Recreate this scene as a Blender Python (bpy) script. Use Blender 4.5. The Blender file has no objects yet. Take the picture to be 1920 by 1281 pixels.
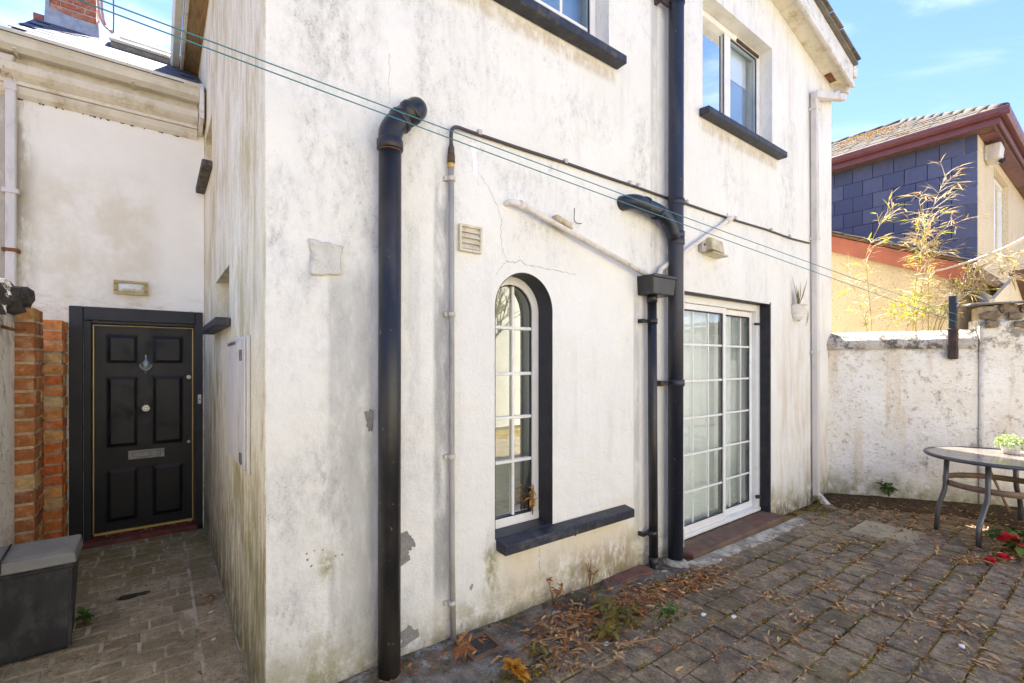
import bpy, bmesh, math, random
from mathutils import Vector, Matrix, noise as mnoise
from mathutils.geometry import delaunay_2d_cdt

random.seed(7)
R = math.radians
SC = bpy.context.scene
COL = SC.collection

# ------------------------------------------------------------------ camera
cam_d = bpy.data.cameras.new('camera')
cam = bpy.data.objects.new('camera', cam_d)
COL.objects.link(cam)
cam.location = (0, 0, 1.6)
cam.rotation_euler = (R(90), 0, R(-36.96))
cam_d.sensor_width = 36
cam_d.lens = 16.575
cam_d.shift_y = 0.0206
cam_d.clip_start = 0.02
cam_d.clip_end = 500
SC.camera = cam

# ------------------------------------------------------------------ sky, sun, exposure
SUN_EL, SUN_AZ = 57.0, 20.0            # azimuth from +Y towards +X: behind the house
w = bpy.data.worlds.new('World')
SC.world = w
w.use_nodes = True
nt = w.node_tree
for n in list(nt.nodes):
    nt.nodes.remove(n)
wo = nt.nodes.new('ShaderNodeOutputWorld')
bg = nt.nodes.new('ShaderNodeBackground')
sky = nt.nodes.new('ShaderNodeTexSky')
sky.sky_type = 'NISHITA'
sky.sun_disc = False
sky.sun_elevation = R(SUN_EL)
sky.sun_rotation = R(SUN_AZ)
sky.air_density = 1.0
sky.dust_density = 0.0
sky.ozone_density = 4.0
tc = nt.nodes.new('ShaderNodeTexCoord')
mp = nt.nodes.new('ShaderNodeMapping')
mp.inputs['Scale'].default_value = (1.0, 1.6, 4.2)
mp.inputs['Rotation'].default_value = (0.25, 0.1, 0.5)
mp.inputs['Location'].default_value = (3.1, 0.4, 1.7)
nz = nt.nodes.new('ShaderNodeTexNoise')
nz.inputs['Scale'].default_value = 2.3
nz.inputs['Detail'].default_value = 7
nz.inputs['Roughness'].default_value = 0.55
nz.inputs['Distortion'].default_value = 0.5
mr = nt.nodes.new('ShaderNodeMapRange')
mr.interpolation_type = 'SMOOTHSTEP'
mr.inputs['From Min'].default_value = 0.45
mr.inputs['From Max'].default_value = 0.80
mr.inputs['To Max'].default_value = 0.75
mx = nt.nodes.new('ShaderNodeMix')
mx.data_type = 'RGBA'
mx.inputs[7].default_value = (4.6, 4.9, 5.3, 1)
nt.links.new(tc.outputs['Generated'], mp.inputs['Vector'])
nt.links.new(mp.outputs[0], nz.inputs['Vector'])
nt.links.new(nz.outputs[0], mr.inputs['Value'])
nt.links.new(mr.outputs[0], mx.inputs[0])
hs = nt.nodes.new('ShaderNodeHueSaturation')
hs.inputs['Saturation'].default_value = 1.12
nt.links.new(sky.outputs[0], hs.inputs['Color'])
tn = nt.nodes.new('ShaderNodeMix')
tn.data_type = 'RGBA'
tn.blend_type = 'MULTIPLY'
tn.inputs[0].default_value = 1.0
tn.inputs[7].default_value = (1.12, 0.885, 1.0, 1)
nt.links.new(hs.outputs[0], tn.inputs[6])
nt.links.new(tn.outputs[2], mx.inputs[6])
nt.links.new(mx.outputs[2], bg.inputs['Color'])
bg.inputs['Strength'].default_value = 0.066
nt.links.new(bg.outputs[0], wo.inputs['Surface'])

sd = Vector((math.sin(R(SUN_AZ)) * math.cos(R(SUN_EL)), math.cos(R(SUN_AZ)) * math.cos(R(SUN_EL)), math.sin(R(SUN_EL))))
sl = bpy.data.lights.new('sun', 'SUN')
sl.energy = 5.0
sl.angle = R(0.55)
sl.color = (1.0, 0.955, 0.87)
so = bpy.data.objects.new('sun', sl)
COL.objects.link(so)
so.rotation_euler = sd.to_track_quat('Z', 'Y').to_euler()
so.location = sd * 40

SC.view_settings.view_transform = 'Standard'
SC.view_settings.look = 'None'
SC.view_settings.gamma = 1
SC.view_settings.exposure = 2.62
SC.view_settings.use_curve_mapping = False
try:
    SC.cycles.max_bounces = 12
    SC.cycles.diffuse_bounces = 8
    SC.cycles.transparent_max_bounces = 16
except Exception:
    pass

# ------------------------------------------------------------------ node helpers
class NB:
    """one node material; methods return sockets"""
    def __init__(s, name, rough=0.7, metal=0.0, spec=0.5):
        s.m = bpy.data.materials.new(name)
        s.m.use_nodes = True
        s.t = s.m.node_tree
        s.b = s.t.nodes['Principled BSDF']
        s.out = s.t.nodes['Material Output']
        s.b.inputs['Roughness'].default_value = rough
        s.b.inputs['Metallic'].default_value = metal
        s.b.inputs['Specular IOR Level'].default_value = spec
        s._pos = None
    def put(s, sock, v):
        if isinstance(v, bpy.types.NodeSocket):
            s.t.links.new(v, sock)
        elif hasattr(v, '__len__') and len(v) == 3 and sock.type == 'RGBA':
            sock.default_value = (*v, 1)
        else:
            sock.default_value = v
    def pos(s):
        if s._pos is None:
            s._pos = s.t.nodes.new('ShaderNodeNewGeometry').outputs['Position']
        return s._pos
    def objc(s):
        return s.t.nodes.new('ShaderNodeTexCoord').outputs['Object']
    def rnd(s):
        return s.t.nodes.new('ShaderNodeObjectInfo').outputs['Random']
    def sep(s, v=None):
        n = s.t.nodes.new('ShaderNodeSeparateXYZ')
        s.put(n.inputs[0], v or s.pos())
        return n.outputs[0], n.outputs[1], n.outputs[2]
    def noise(s, scale=5, detail=4, rough=0.6, st=(1, 1, 1), off=(0, 0, 0), dist=0.0, vec=None):
        m = s.t.nodes.new('ShaderNodeMapping')
        m.inputs['Scale'].default_value = st
        m.inputs['Location'].default_value = off
        s.put(m.inputs[0], vec or s.pos())
        n = s.t.nodes.new('ShaderNodeTexNoise')
        n.inputs['Scale'].default_value = scale
        n.inputs['Detail'].default_value = detail
        n.inputs['Roughness'].default_value = rough
        n.inputs['Distortion'].default_value = dist
        s.t.links.new(m.outputs[0], n.inputs['Vector'])
        return n.outputs[0]
    def vor(s, scale=5, feature='F1', st=(1, 1, 1), vec=None):
        m = s.t.nodes.new('ShaderNodeMapping')
        m.inputs['Scale'].default_value = st
        s.put(m.inputs[0], vec or s.pos())
        n = s.t.nodes.new('ShaderNodeTexVoronoi')
        n.feature = feature
        n.inputs['Scale'].default_value = scale
        s.t.links.new(m.outputs[0], n.inputs['Vector'])
        return n.outputs[0]
    def rng(s, x, a, b, lo=0.0, hi=1.0):
        n = s.t.nodes.new('ShaderNodeMapRange')
        n.interpolation_type = 'SMOOTHSTEP'
        s.put(n.inputs['Value'], x)
        if a > b:
            a, b, lo, hi = b, a, hi, lo
        n.inputs['From Min'].default_value = a
        n.inputs['From Max'].default_value = b
        n.inputs['To Min'].default_value = lo
        n.inputs['To Max'].default_value = hi
        return n.outputs[0]
    def op(s, o, a, b=0.0):
        n = s.t.nodes.new('ShaderNodeMath')
        n.operation = o
        s.put(n.inputs[0], a)
        s.put(n.inputs[1], b)
        return n.outputs[0]
    def mul(s, *a):
        r = a[0]
        for q in a[1:]:
            r = s.op('MULTIPLY', r, q)
        return r
    def add(s, a, b): return s.op('ADD', a, b)
    def mx(s, a, b): return s.op('MAXIMUM', a, b)
    def band(s, x, c, wd, soft):
        """1 inside |x-c|<wd, falling off over soft"""
        return s.rng(s.op('ABSOLUTE', s.op('SUBTRACT', x, c)), wd + soft, wd)
    def mix(s, f, a, b):
        n = s.t.nodes.new('ShaderNodeMix')
        n.data_type = 'RGBA'
        s.put(n.inputs[0], f)
        s.put(n.inputs[6], a)
        s.put(n.inputs[7], b)
        return n.outputs[2]
    def ramp(s, f, stops):
        n = s.t.nodes.new('ShaderNodeValToRGB')
        s.put(n.inputs[0], f)
        e = n.color_ramp.elements
        while len(e) < len(stops):
            e.new(0.5)
        for q, (p, c) in zip(e, stops):
            q.position = p
            q.color = (*c, 1)
        return n.outputs[0]
    def col(s, c): s.put(s.b.inputs['Base Color'], c); return s
    def rough(s, c): s.put(s.b.inputs['Roughness'], c); return s
    def bump(s, h, strength=0.4, dist=0.01):
        n = s.t.nodes.new('ShaderNodeBump')
        n.inputs['Strength'].default_value = strength
        n.inputs['Distance'].default_value = dist
        s.put(n.inputs['Height'], h)
        s.t.links.new(n.outputs[0], s.b.inputs['Normal'])
        return s

M = {}
def simple(name, c, rough=0.6, var=0.15, scale=8, metal=0.0, bump=0.15, dirt=None, dirtamt=0.5, spec=0.5, dscale=6, st=(1, 1, 1), bscale=60, bd=0.004):
    """paint / plastic / stone with tonal variation, optional dirt and fine relief"""
    k = NB(name, rough, metal, spec)
    n1 = k.noise(scale, 5, 0.6, st)
    lo = tuple(q * (1 - var) for q in c)
    hi = tuple(min(1, q * (1 + var)) for q in c)
    cc = k.mix(k.rng(n1, 0.3, 0.7), lo, hi)
    if dirt:
        d = k.rng(k.noise(dscale, 8, 0.72, st, (3, 1, 7)), 0.48, 0.72)
        cc = k.mix(k.mul(d, dirtamt), cc, dirt)
        k.rough(k.add(k.mul(d, 0.25), rough))
    if 'pipe' in name and 'white' not in name:
        cc = k.mix(k.mul(k.rng(k.noise(45, 3, 0.6), 0.70, 0.73), 0.7), cc, (0.32, 0.30, 0.27))
        cc = k.mix(k.mul(k.rng(k.noise(2.2, 6, 0.72, (3, 3, 0.6), (4, 4, 4)), 0.50, 0.68), 0.35), cc, (0.085, 0.08, 0.075))
    k.col(cc)
    if bump:
        k.bump(k.noise(bscale, 3, 0.6), bump, bd)
    M[name] = k.m
    return k.m

# ------------------------------------------------------------------ mesh helpers
WL = {}
class MB:
    def __init__(s): s.v = []; s.f = []; s.sm = []
    def _add(s, vs, fs, smooth=False):
        o = len(s.v)
        s.v += [tuple(q) for q in vs]
        s.f += [tuple(i + o for i in f) for f in fs]
        s.sm += [smooth] * len(fs)
        return s
    def box(s, x0, x1, y0, y1, z0, z1):
        vs = [(x, y, z) for z in (z0, z1) for y in (y0, y1) for x in (x0, x1)]
        return s._add(vs, [(0, 2, 3, 1), (4, 5, 7, 6), (0, 1, 5, 4), (2, 6, 7, 3), (0, 4, 6, 2), (1, 3, 7, 5)])
    def hexa(s, vs):
        """8 corners: bottom ring of 4 then top ring of 4"""
        return s._add(vs, [(3, 2, 1, 0), (4, 5, 6, 7), (0, 1, 5, 4), (1, 2, 6, 5), (2, 3, 7, 6), (3, 0, 4, 7)])
    def beam(s, a, b, w, h, up=(0, 0, 1)):
        a, b, up = Vector(a), Vector(b), Vector(up)
        d = (b - a).normalized()
        x = d.cross(up).normalized()
        u = x.cross(d).normalized()
        r = []
        for p in (a, b):
            r += [p - x * w / 2 - u * h / 2, p + x * w / 2 - u * h / 2, p + x * w / 2 + u * h / 2, p - x * w / 2 + u * h / 2]
        return s._add(r, [(0, 1, 2, 3), (7, 6, 5, 4), (4, 5, 1, 0), (5, 6, 2, 1), (6, 7, 3, 2), (7, 4, 0, 3)])
    def tube(s, pts, r, n=12, cap=True, smooth=True):
        pts = [Vector(p) for p in pts]
        rr = r if hasattr(r, '__len__') else [r] * len(pts)
        L = len(pts)
        d0 = (pts[1] - pts[0]).normalized()
        ref = Vector((0, 0, 1)) if abs(d0.z) < 0.9 else Vector((1, 0, 0))
        x = d0.cross(ref).normalized()
        vs, fs = [], []
        for i, p in enumerate(pts):
            d = (pts[min(i + 1, L - 1)] - pts[max(i - 1, 0)]).normalized()
            x = (x - d * x.dot(d)).normalized()
            y = d.cross(x)
            for k in range(n):
                a = 2 * math.pi * k / n
                vs.append(p + (x * math.cos(a) + y * math.sin(a)) * rr[i])
        for i in range(L - 1):
            for k in range(n):
                k2 = (k + 1) % n
                fs.append((i * n + k, i * n + k2, (i + 1) * n + k2, (i + 1) * n + k))
        s._add(vs, fs, smooth)
        if cap:
            o = len(s.v) - L * n
            s.f.append(tuple(o + k for k in reversed(range(n)))); s.sm.append(False)
            s.f.append(tuple(o + (L - 1) * n + k for k in range(n))); s.sm.append(False)
        return s
    def lathe(s, prof, c=(0, 0, 0), n=24, smooth=True, cap=True, a0=0, a1=2 * math.pi):
        full = abs(a1 - a0 - 2 * math.pi) < 1e-6
        cnt = n if full else n + 1
        vs = []
        for (r, z) in prof:
            for k in range(cnt):
                a = a0 + (a1 - a0) * k / n
                vs.append((c[0] + r * math.cos(a), c[1] + r * math.sin(a), c[2] + z))
        fs = []
        for i in range(len(prof) - 1):
            for k in range(n):
                k2 = (k + 1) % cnt
                fs.append((i * cnt + k, i * cnt + k2, (i + 1) * cnt + k2, (i + 1) * cnt + k))
        s._add(vs, fs, smooth)
        if cap:
            o = len(s.v) - len(vs)
            s.f.append(tuple(o + k for k in reversed(range(cnt)))); s.sm.append(False)
            s.f.append(tuple(o + (len(prof) - 1) * cnt + k for k in range(cnt))); s.sm.append(False)
        return s
    def prism(s, poly, axis, a, b):
        """extrude a 2-D outline along axis: 'y' -> (x,z), 'x' -> (y,z), 'z' -> (x,y)"""
        def p3(p, t):
            return {'y': (p[0], t, p[1]), 'x': (t, p[0], p[1]), 'z': (p[0], p[1], t)}[axis]
        n = len(poly)
        vs = [p3(p, a) for p in poly] + [p3(p, b) for p in poly]
        fs = [tuple(range(n)), tuple(reversed(range(n, 2 * n)))]
        fs += [(i, i + n, (i + 1) % n + n, (i + 1) % n) for i in range(n)]
        return s._add(vs, fs)
    def sheet(s, poly, holes, fn, fn2=None):
        """flat outline with holes, mapped to 3-D by fn; fn2 gives a back face and the reveals"""
        pts, edges = [], []
        for lp in [poly] + holes:
            o = len(pts); k = len(lp)
            pts += [Vector(p) for p in lp]
            edges += [(o + i, o + (i + 1) % k) for i in range(k)]
        vo, eo, fo, *_ = delaunay_2d_cdt(pts, edges, [], 1, 1e-5)
        def inside(p, lp):
            c = False
            j = len(lp) - 1
            for i in range(len(lp)):
                if (lp[i][1] > p.y) != (lp[j][1] > p.y) and p.x < (lp[j][0] - lp[i][0]) * (p.y - lp[i][1]) / (lp[j][1] - lp[i][1]) + lp[i][0]:
                    c = not c
                j = i
            return c
        keep = []
        for f in fo:
            c = sum((vo[i] for i in f), Vector((0, 0))) / len(f)
            if inside(c, poly) and not any(inside(c, h) for h in holes):
                keep.append(tuple(f))
        s._add([fn(*p) for p in vo], keep)
        if fn2:
            s._add([fn2(*p) for p in vo], [tuple(reversed(f)) for f in keep])
            for lp in [poly] + holes:
                k = len(lp)
                s._add([fn(*p) for p in lp] + [fn2(*p) for p in lp], [(i, (i + 1) % k, (i + 1) % k + k, i + k) for i in range(k)])
        return s
    def mesh(s, name, mat, bevel=0, seg=1, fixn=True):
        me = bpy.data.meshes.new(name)
        me.from_pydata(s.v, [], s.f)
        me.polygons.foreach_set('use_smooth', s.sm)
        if fixn or bevel:
            bm = bmesh.new()
            bm.from_mesh(me)
            if fixn:
                bmesh.ops.recalc_face_normals(bm, faces=bm.faces)
            if bevel:
                ed = [e for e in bm.edges if len(e.link_faces) == 2 and e.calc_face_angle(0) > 0.6]
                bmesh.ops.bevel(bm, geom=ed, offset=bevel, segments=seg, affect='EDGES', profile=0.6)
            bm.to_mesh(me)
            bm.free()
        if mat is not None:
            for q in (mat if isinstance(mat, list) else [mat]):
                me.materials.append(M[q] if isinstance(q, str) else q)
        return me

def link(o, parent=None):
    COL.objects.link(o)
    WL[o.name] = Vector(o.location)
    if parent is not None:
        o.parent = parent
        o.matrix_parent_inverse = Matrix.Translation(-WL[parent.name])
    return o
def tag(o, label, cat, group=None):
    o['label'] = label
    o['category'] = cat
    if group: o['group'] = group
    return o
def thing(name, label, cat, loc=(0, 0, 0), group=None):
    o = bpy.data.objects.new(name, None)
    o.empty_display_size = 0.1
    o.location = loc
    link(o)
    return tag(o, label, cat, group)
def part(name, mb, mat=None, parent=None, bevel=0, seg=1, label=None, fixn=True):
    me = mb.mesh(name, mat, bevel, seg, fixn) if isinstance(mb, MB) else mb
    o = bpy.data.objects.new(name, me)
    link(o, parent)
    if label: o['label'] = label
    return o
def piece(name, me, loc, parent, rot=(0, 0, 0), scale=(1, 1, 1)):
    o = bpy.data.objects.new(name, me)
    o.location = loc
    o.rotation_euler = rot
    o.scale = scale
    COL.objects.link(o)
    o.parent = parent
    o.matrix_parent_inverse = Matrix.Translation(-WL[parent.name])
    WL[o.name] = Vector(loc)
    return o
def struct(name, mb, mat, kind='structure', fixn=True):
    o = part(name, mb, mat, None, fixn=fixn)
    o['kind'] = kind
    return o
def smooth_path(pts, r, n=6):
    """round the corners of a polyline"""
    pts = [Vector(p) for p in pts]
    out = [pts[0]]
    for i in range(1, len(pts) - 1):
        a, b, c = pts[i - 1], pts[i], pts[i + 1]
        d1, d2 = (a - b), (c - b)
        k = min(r, d1.length * 0.49, d2.length * 0.49)
        p, q = b + d1.normalized() * k, b + d2.normalized() * k
        for j in range(n + 1):
            t = j / n
            out.append(p * (1 - t) ** 2 + b * 2 * t * (1 - t) + q * t * t)
    out.append(pts[-1])
    return out
def ring(mb, a, b, r, n=20): return mb.tube([a, b], r, n)
def jit(poly, amt, sub=3, seed=1):
    """roughen an outline"""
    rn = random.Random(seed)
    out = []
    for i in range(len(poly)):
        a, b = Vector(poly[i]), Vector(poly[(i + 1) % len(poly)])
        for k in range(sub):
            p = a.lerp(b, k / sub)
            out.append((p.x + rn.uniform(-amt, amt), p.y + rn.uniform(-amt, amt)))
    return out

# ------------------------------------------------------------------ materials
def mk_front():
    k = NB('front_render', 0.88, spec=0.2)
    x, y, z = k.sep()
    c = k.mix(k.rng(k.noise(1.3, 5, 0.6), 0.35, 0.65), (0.78, 0.775, 0.735), (0.82, 0.815, 0.775))
    streak = k.noise(1.0, 7, 0.7, (7, 7, 0.75), (2, 0, 0))
    cloud = k.noise(1.0, 6, 0.66, (1.7, 1.7, 1.2), (5, 2, 1))
    fine = k.noise(85, 4, 0.75)
    med = k.noise(16, 8, 0.75, (1, 1, 0.55), (9, 4, 2))
    # grey rain streaks under the upper sills and over the left third
    leftm = k.rng(x, 1.75, 0.7)
    c = k.mix(k.mul(k.rng(streak, 0.46, 0.72), k.rng(cloud, 0.40, 0.64), 0.26), c, (0.48, 0.47, 0.44))
    c = k.mix(k.mul(leftm, k.rng(cloud, 0.36, 0.62), k.rng(med, 0.30, 0.62), 0.40), c, (0.47, 0.47, 0.45))
    # black mildew specks in clusters
    sp = k.mul(k.rng(med, 0.46, 0.74), k.rng(fine, 0.40, 0.66), k.rng(cloud, 0.40, 0.60))
    hi = k.rng(z, 1.9, 2.5)
    c = k.mix(k.mul(sp, k.add(k.mul(hi, 0.55), k.add(0.14, k.mul(leftm, 0.36)))), c, (0.10, 0.10, 0.095))
    loc = None
    for (px, pz, rx, rz, am) in ((1.92, 2.74, 0.22, 0.13, 0.8), (2.06, 2.53, 0.18, 0.10, 0.8), (0.62, 2.74, 0.10, 0.24, 0.8), (0.70, 3.2, 0.10, 0.28, 0.7), (0.44, 2.25, 0.05, 0.35, 0.8), (0.86, 2.48, 0.07, 0.2, 0.9),
                                 (2.55, 3.35, 0.3, 0.22, 0.6), (3.10, 3.25, 0.14, 0.5, 0.7), (5.75, 3.6, 0.22, 0.7, 0.7), (4.6, 3.35, 0.35, 0.2, 0.4), (1.20, 3.3, 0.06, 0.5, 0.6), (0.70, 0.95, 0.10, 0.3, 0.7), (0.50, 0.35, 0.12, 0.25, 0.8), (1.64, 0.5, 0.04, 0.12, 0.9), (3.70, 2.95, 0.2, 0.12, 0.5), (0.8, 0.25, 0.2, 0.15, 0.7)):
        g = k.mul(k.band(x, px, rx * 0.3, rx), k.band(z, pz, rz * 0.3, rz), am)
        loc = g if loc is None else k.mx(loc, g)
    c = k.mix(k.mul(loc, k.rng(med, 0.38, 0.66), 0.40), c, (0.42, 0.415, 0.39))
    c = k.mix(k.mul(loc, k.rng(k.noise(30, 7, 0.8, (1, 1, 0.5), (4, 4, 1)), 0.52, 0.66), 0.6), c, (0.14, 0.135, 0.12))
    pep = k.mul(k.rng(k.noise(190, 2, 0.6), 0.60, 0.68), k.rng(cloud, 0.35, 0.6), 0.30)
    c = k.mix(pep, c, (0.18, 0.18, 0.17))
    # brown weathering high up and in streaks at the right end
    c = k.mix(k.mul(k.rng(x, 4.9, 5.8), k.rng(z, 3.6, 0.6), k.rng(k.noise(1, 6, 0.7, (6, 6, 1.0), (4, 4, 4)), 0.44, 0.66), 0.60), c, (0.56, 0.42, 0.27))
    c = k.mix(k.mul(k.rng(z, 3.1, 3.9), k.rng(streak, 0.5, 0.7), 0.30), c, (0.47, 0.44, 0.39))
    # dark bands beside the pipes: soft pipe shade painted in along with dirt
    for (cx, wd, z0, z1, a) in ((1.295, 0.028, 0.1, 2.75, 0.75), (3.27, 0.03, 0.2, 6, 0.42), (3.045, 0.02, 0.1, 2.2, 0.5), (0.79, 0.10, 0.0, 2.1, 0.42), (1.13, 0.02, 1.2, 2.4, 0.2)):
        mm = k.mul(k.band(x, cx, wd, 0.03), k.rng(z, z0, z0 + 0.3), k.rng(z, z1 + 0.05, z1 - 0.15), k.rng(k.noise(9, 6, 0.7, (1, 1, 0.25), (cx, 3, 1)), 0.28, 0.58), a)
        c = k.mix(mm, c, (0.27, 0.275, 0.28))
    # yellow staining below the arched window's sill and over the lower wall
    c = k.mix(k.mul(k.rng(x, 1.5, 1.9), k.rng(x, 3.3, 2.9), k.rng(z, 0.62, 0.40), k.rng(k.noise(3, 5, 0.6), 0.28, 0.55), 0.55), c, (0.72, 0.60, 0.40))
    c = k.mix(k.mul(k.rng(x, 2.2, 2.5), k.rng(x, 3.1, 2.9), k.rng(z, 0.34, 0.10), k.rng(med, 0.38, 0.56), 0.85), c, (0.36, 0.25, 0.15))
    # under-sill rust/dust lines upstairs
    c = k.mix(k.mul(k.band(z, 3.77, 0.02, 0.06), k.mx(k.rng(x, 2.82, 2.75), k.mul(k.rng(x, 3.9, 3.97), k.rng(x, 5.5, 5.42))), k.rng(med, 0.32, 0.6), 0.6), c, (0.52, 0.42, 0.30))
    # algae along the foot of the wall and a few green spots
    foot = k.rng(k.add(z, k.mul(k.op('SUBTRACT', k.noise(3.2, 5, 0.65, (1, 1, 0.3), (1, 8, 3)), 0.5), 0.55)), 0.33, 0.0)
    c = k.mix(k.mul(foot, k.rng(k.noise(8, 6, 0.7), 0.32, 0.6), 0.75), c, (0.30, 0.27, 0.13))
    spot = k.mul(k.band(x, 0.665, 0.0, 0.06), k.band(z, 0.60, 0.0, 0.12), k.rng(k.noise(20, 5, 0.7), 0.35, 0.6), 0.9)
    spot = k.mx(spot, k.mul(k.band(x, 1.64, 0.02, 0.06), k.band(z, 0.30, 0.08, 0.13), k.rng(med, 0.35, 0.6), 0.85))
    spot = k.mx(spot, k.mul(k.band(x, 0.64, 0.03, 0.08), k.rng(z, 0.5, 0.0), k.rng(med, 0.42, 0.56), 0.5))
    c = k.mix(spot, c, (0.27, 0.25, 0.08))
    dark = k.mul(k.rng(z, 0.10, -0.06), k.rng(med, 0.36, 0.58), 0.8)
    c = k.mix(dark, c, (0.13, 0.11, 0.08))
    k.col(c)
    h = k.add(k.mul(k.noise(55, 5, 0.7), 0.6), k.add(k.mul(k.noise(5, 4, 0.6), 2.2), k.mul(k.noise(160, 2, 0.5), 0.25)))
    h = k.add(h, k.mul(k.noise(1.6, 3, 0.5), 5.0))
    k.bump(h, 0.75, 0.014)
    M['front_render'] = k.m
mk_front()

def mk_side():
    k = NB('side_render', 0.9, spec=0.2)
    x, y, z = k.sep()
    c = k.mix(k.rng(k.noise(1.5, 5, 0.6), 0.35, 0.65), (0.86, 0.78, 0.58), (0.90, 0.84, 0.67))
    st1 = k.noise(1, 9, 0.8, (5.0, 4.0, 1.3), (1, 3, 0), 0.35)
    st2 = k.noise(1, 9, 0.8, (3.6, 3.0, 0.95), (7, 3, 1), 0.4)
    st3 = k.noise(1, 8, 0.75, (20, 15, 4.0), (2, 5, 1), 0.2)
    pa = k.noise(1, 5, 0.65, (1.6, 1.6, 0.9), (4, 1, 6))
    pb = k.noise(1, 5, 0.65, (2.0, 2.0, 0.7), (1, 9, 2))
    c = k.mix(k.mul(k.rng(st1, 0.42, 0.62), k.rng(pa, 0.36, 0.58), k.rng(z, 1.2, 2.4), 0.75), c, (0.50, 0.39, 0.15))
    c = k.mix(k.mul(k.rng(st3, 0.48, 0.66), k.rng(pa, 0.34, 0.6), 0.38), c, (0.45, 0.36, 0.16))
    c = k.mix(k.mul(k.rng(st2, 0.44, 0.58), k.rng(pb, 0.38, 0.56), k.rng(z, 2.6, 1.3), 0.8), c, (0.33, 0.265, 0.06))
    c = k.mix(k.mul(k.rng(st1, 0.42, 0.58), k.rng(z, 1.1, 0.3), 0.7), c, (0.36, 0.36, 0.31))
    c = k.mix(k.mul(k.rng(st3, 0.45, 0.6), k.rng(z, 1.4, 0.4), 0.6), c, (0.20, 0.18, 0.06))
    c = k.mix(k.mul(k.rng(z, 0.35, -0.05), k.rng(k.noise(7, 6, 0.75), 0.35, 0.6), 0.8), c, (0.13, 0.12, 0.07))
    c = k.mix(k.mul(k.rng(k.noise(120, 4, 0.75), 0.52, 0.64), 0.42), c, (0.40, 0.31, 0.17))
    k.col(c)
    k.bump(k.add(k.mul(k.noise(50, 5, 0.7), 0.7), k.mul(k.noise(5, 4, 0.6), 2.0)), 0.5, 0.012)
    M['side_render'] = k.m
mk_side()

def mk_wing():
    k = NB('wing_render', 0.9, spec=0.2)
    x, y, z = k.sep()
    c = k.mix(k.rng(k.noise(1.8, 5, 0.6), 0.3, 0.7), (0.89, 0.855, 0.745), (0.92, 0.895, 0.81))
    blot = k.add(k.noise(2.2, 6, 0.65, (1, 1, 1.0), (2, 6, 1)), k.mul(k.noise(6, 5, 0.7, (1, 1, 0.5)), 0.35))
    reg = k.mul(k.rng(z, 3.6, 3.1), k.rng(x, 0.12, -0.12))
    c = k.mix(k.mul(reg, k.rng(blot, 0.50, 0.85), 0.60), c, (0.66, 0.59, 0.42))
    c = k.mix(k.mul(k.rng(x, -0.80, -0.98), k.rng(k.noise(6, 5, 0.7, (1, 1, 0.3)), 0.32, 0.55), 0.75), c, (0.33, 0.28, 0.20))
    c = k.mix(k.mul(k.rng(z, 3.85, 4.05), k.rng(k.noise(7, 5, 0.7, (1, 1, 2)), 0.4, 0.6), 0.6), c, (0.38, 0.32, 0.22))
    c = k.mix(k.mul(k.rng(z, 2.3, 2.1), k.rng(k.noise(5, 5, 0.7, (1, 1, 3)), 0.48, 0.62), 0.5), c, (0.50, 0.38, 0.24))
    c = k.mix(k.mul(k.rng(k.noise(130, 3, 0.7), 0.60, 0.68), 0.3), c, (0.3, 0.26, 0.2))
    k.col(c)
    k.bump(k.add(k.mul(k.noise(60, 5, 0.7), 0.6), k.mul(k.noise(5, 4, 0.6), 1.8)), 0.45, 0.01)
    M['wing_render'] = k.m
mk_wing()

def mk_gwall():
    k = NB('garden_wall_render', 0.93, spec=0.15)
    x, y, z = k.sep()
    big = k.noise(2.1, 6, 0.66)
    c = k.mix(k.rng(big, 0.35, 0.65), (0.84, 0.785, 0.68), (0.91, 0.885, 0.82))
    med = k.noise(11, 8, 0.74, (1, 1, 0.8), (3, 1, 2))
    c = k.mix(k.mul(k.rng(med, 0.52, 0.68), k.rng(big, 0.66, 0.44), 0.85), c, (0.24, 0.18, 0.11))
    c = k.mix(k.mul(k.rng(k.noise(20, 7, 0.75, (1, 1, 2.0)), 0.54, 0.66), k.rng(k.noise(2.6, 4, 0.6, (1, 1, 1), (6, 2, 9)), 0.42, 0.6), 0.75), c, (0.20, 0.155, 0.10))
    c = k.mix(k.mul(k.rng(z, 1.55, 1.9), k.rng(k.noise(7, 7, 0.75, (1, 1, 1), (8, 8, 8)), 0.46, 0.6), 0.75), c, (0.13, 0.11, 0.085))
    runs = k.noise(1, 5, 0.65, (5, 5, 0.5), (2, 2, 2))
    c = k.mix(k.mul(k.rng(runs, 0.50, 0.72), 0.55), c, (0.64, 0.50, 0.30))
    c = k.mix(k.mul(k.rng(k.add(z, k.mul(k.noise(4, 4, 0.6), 0.3)), 0.50, 0.10), k.rng(k.noise(6, 6, 0.7), 0.30, 0.6), 0.8), c, (0.24, 0.22, 0.09))
    k.col(c)
    h = k.add(k.mul(k.noise(30, 6, 0.72), 1.0), k.add(k.mul(k.noise(6, 5, 0.65), 2.4), k.mul(k.noise(110, 2, 0.5), 0.3)))
    k.bump(h, 0.6, 0.02)
    M['garden_wall_render'] = k.m
mk_gwall()

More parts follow.
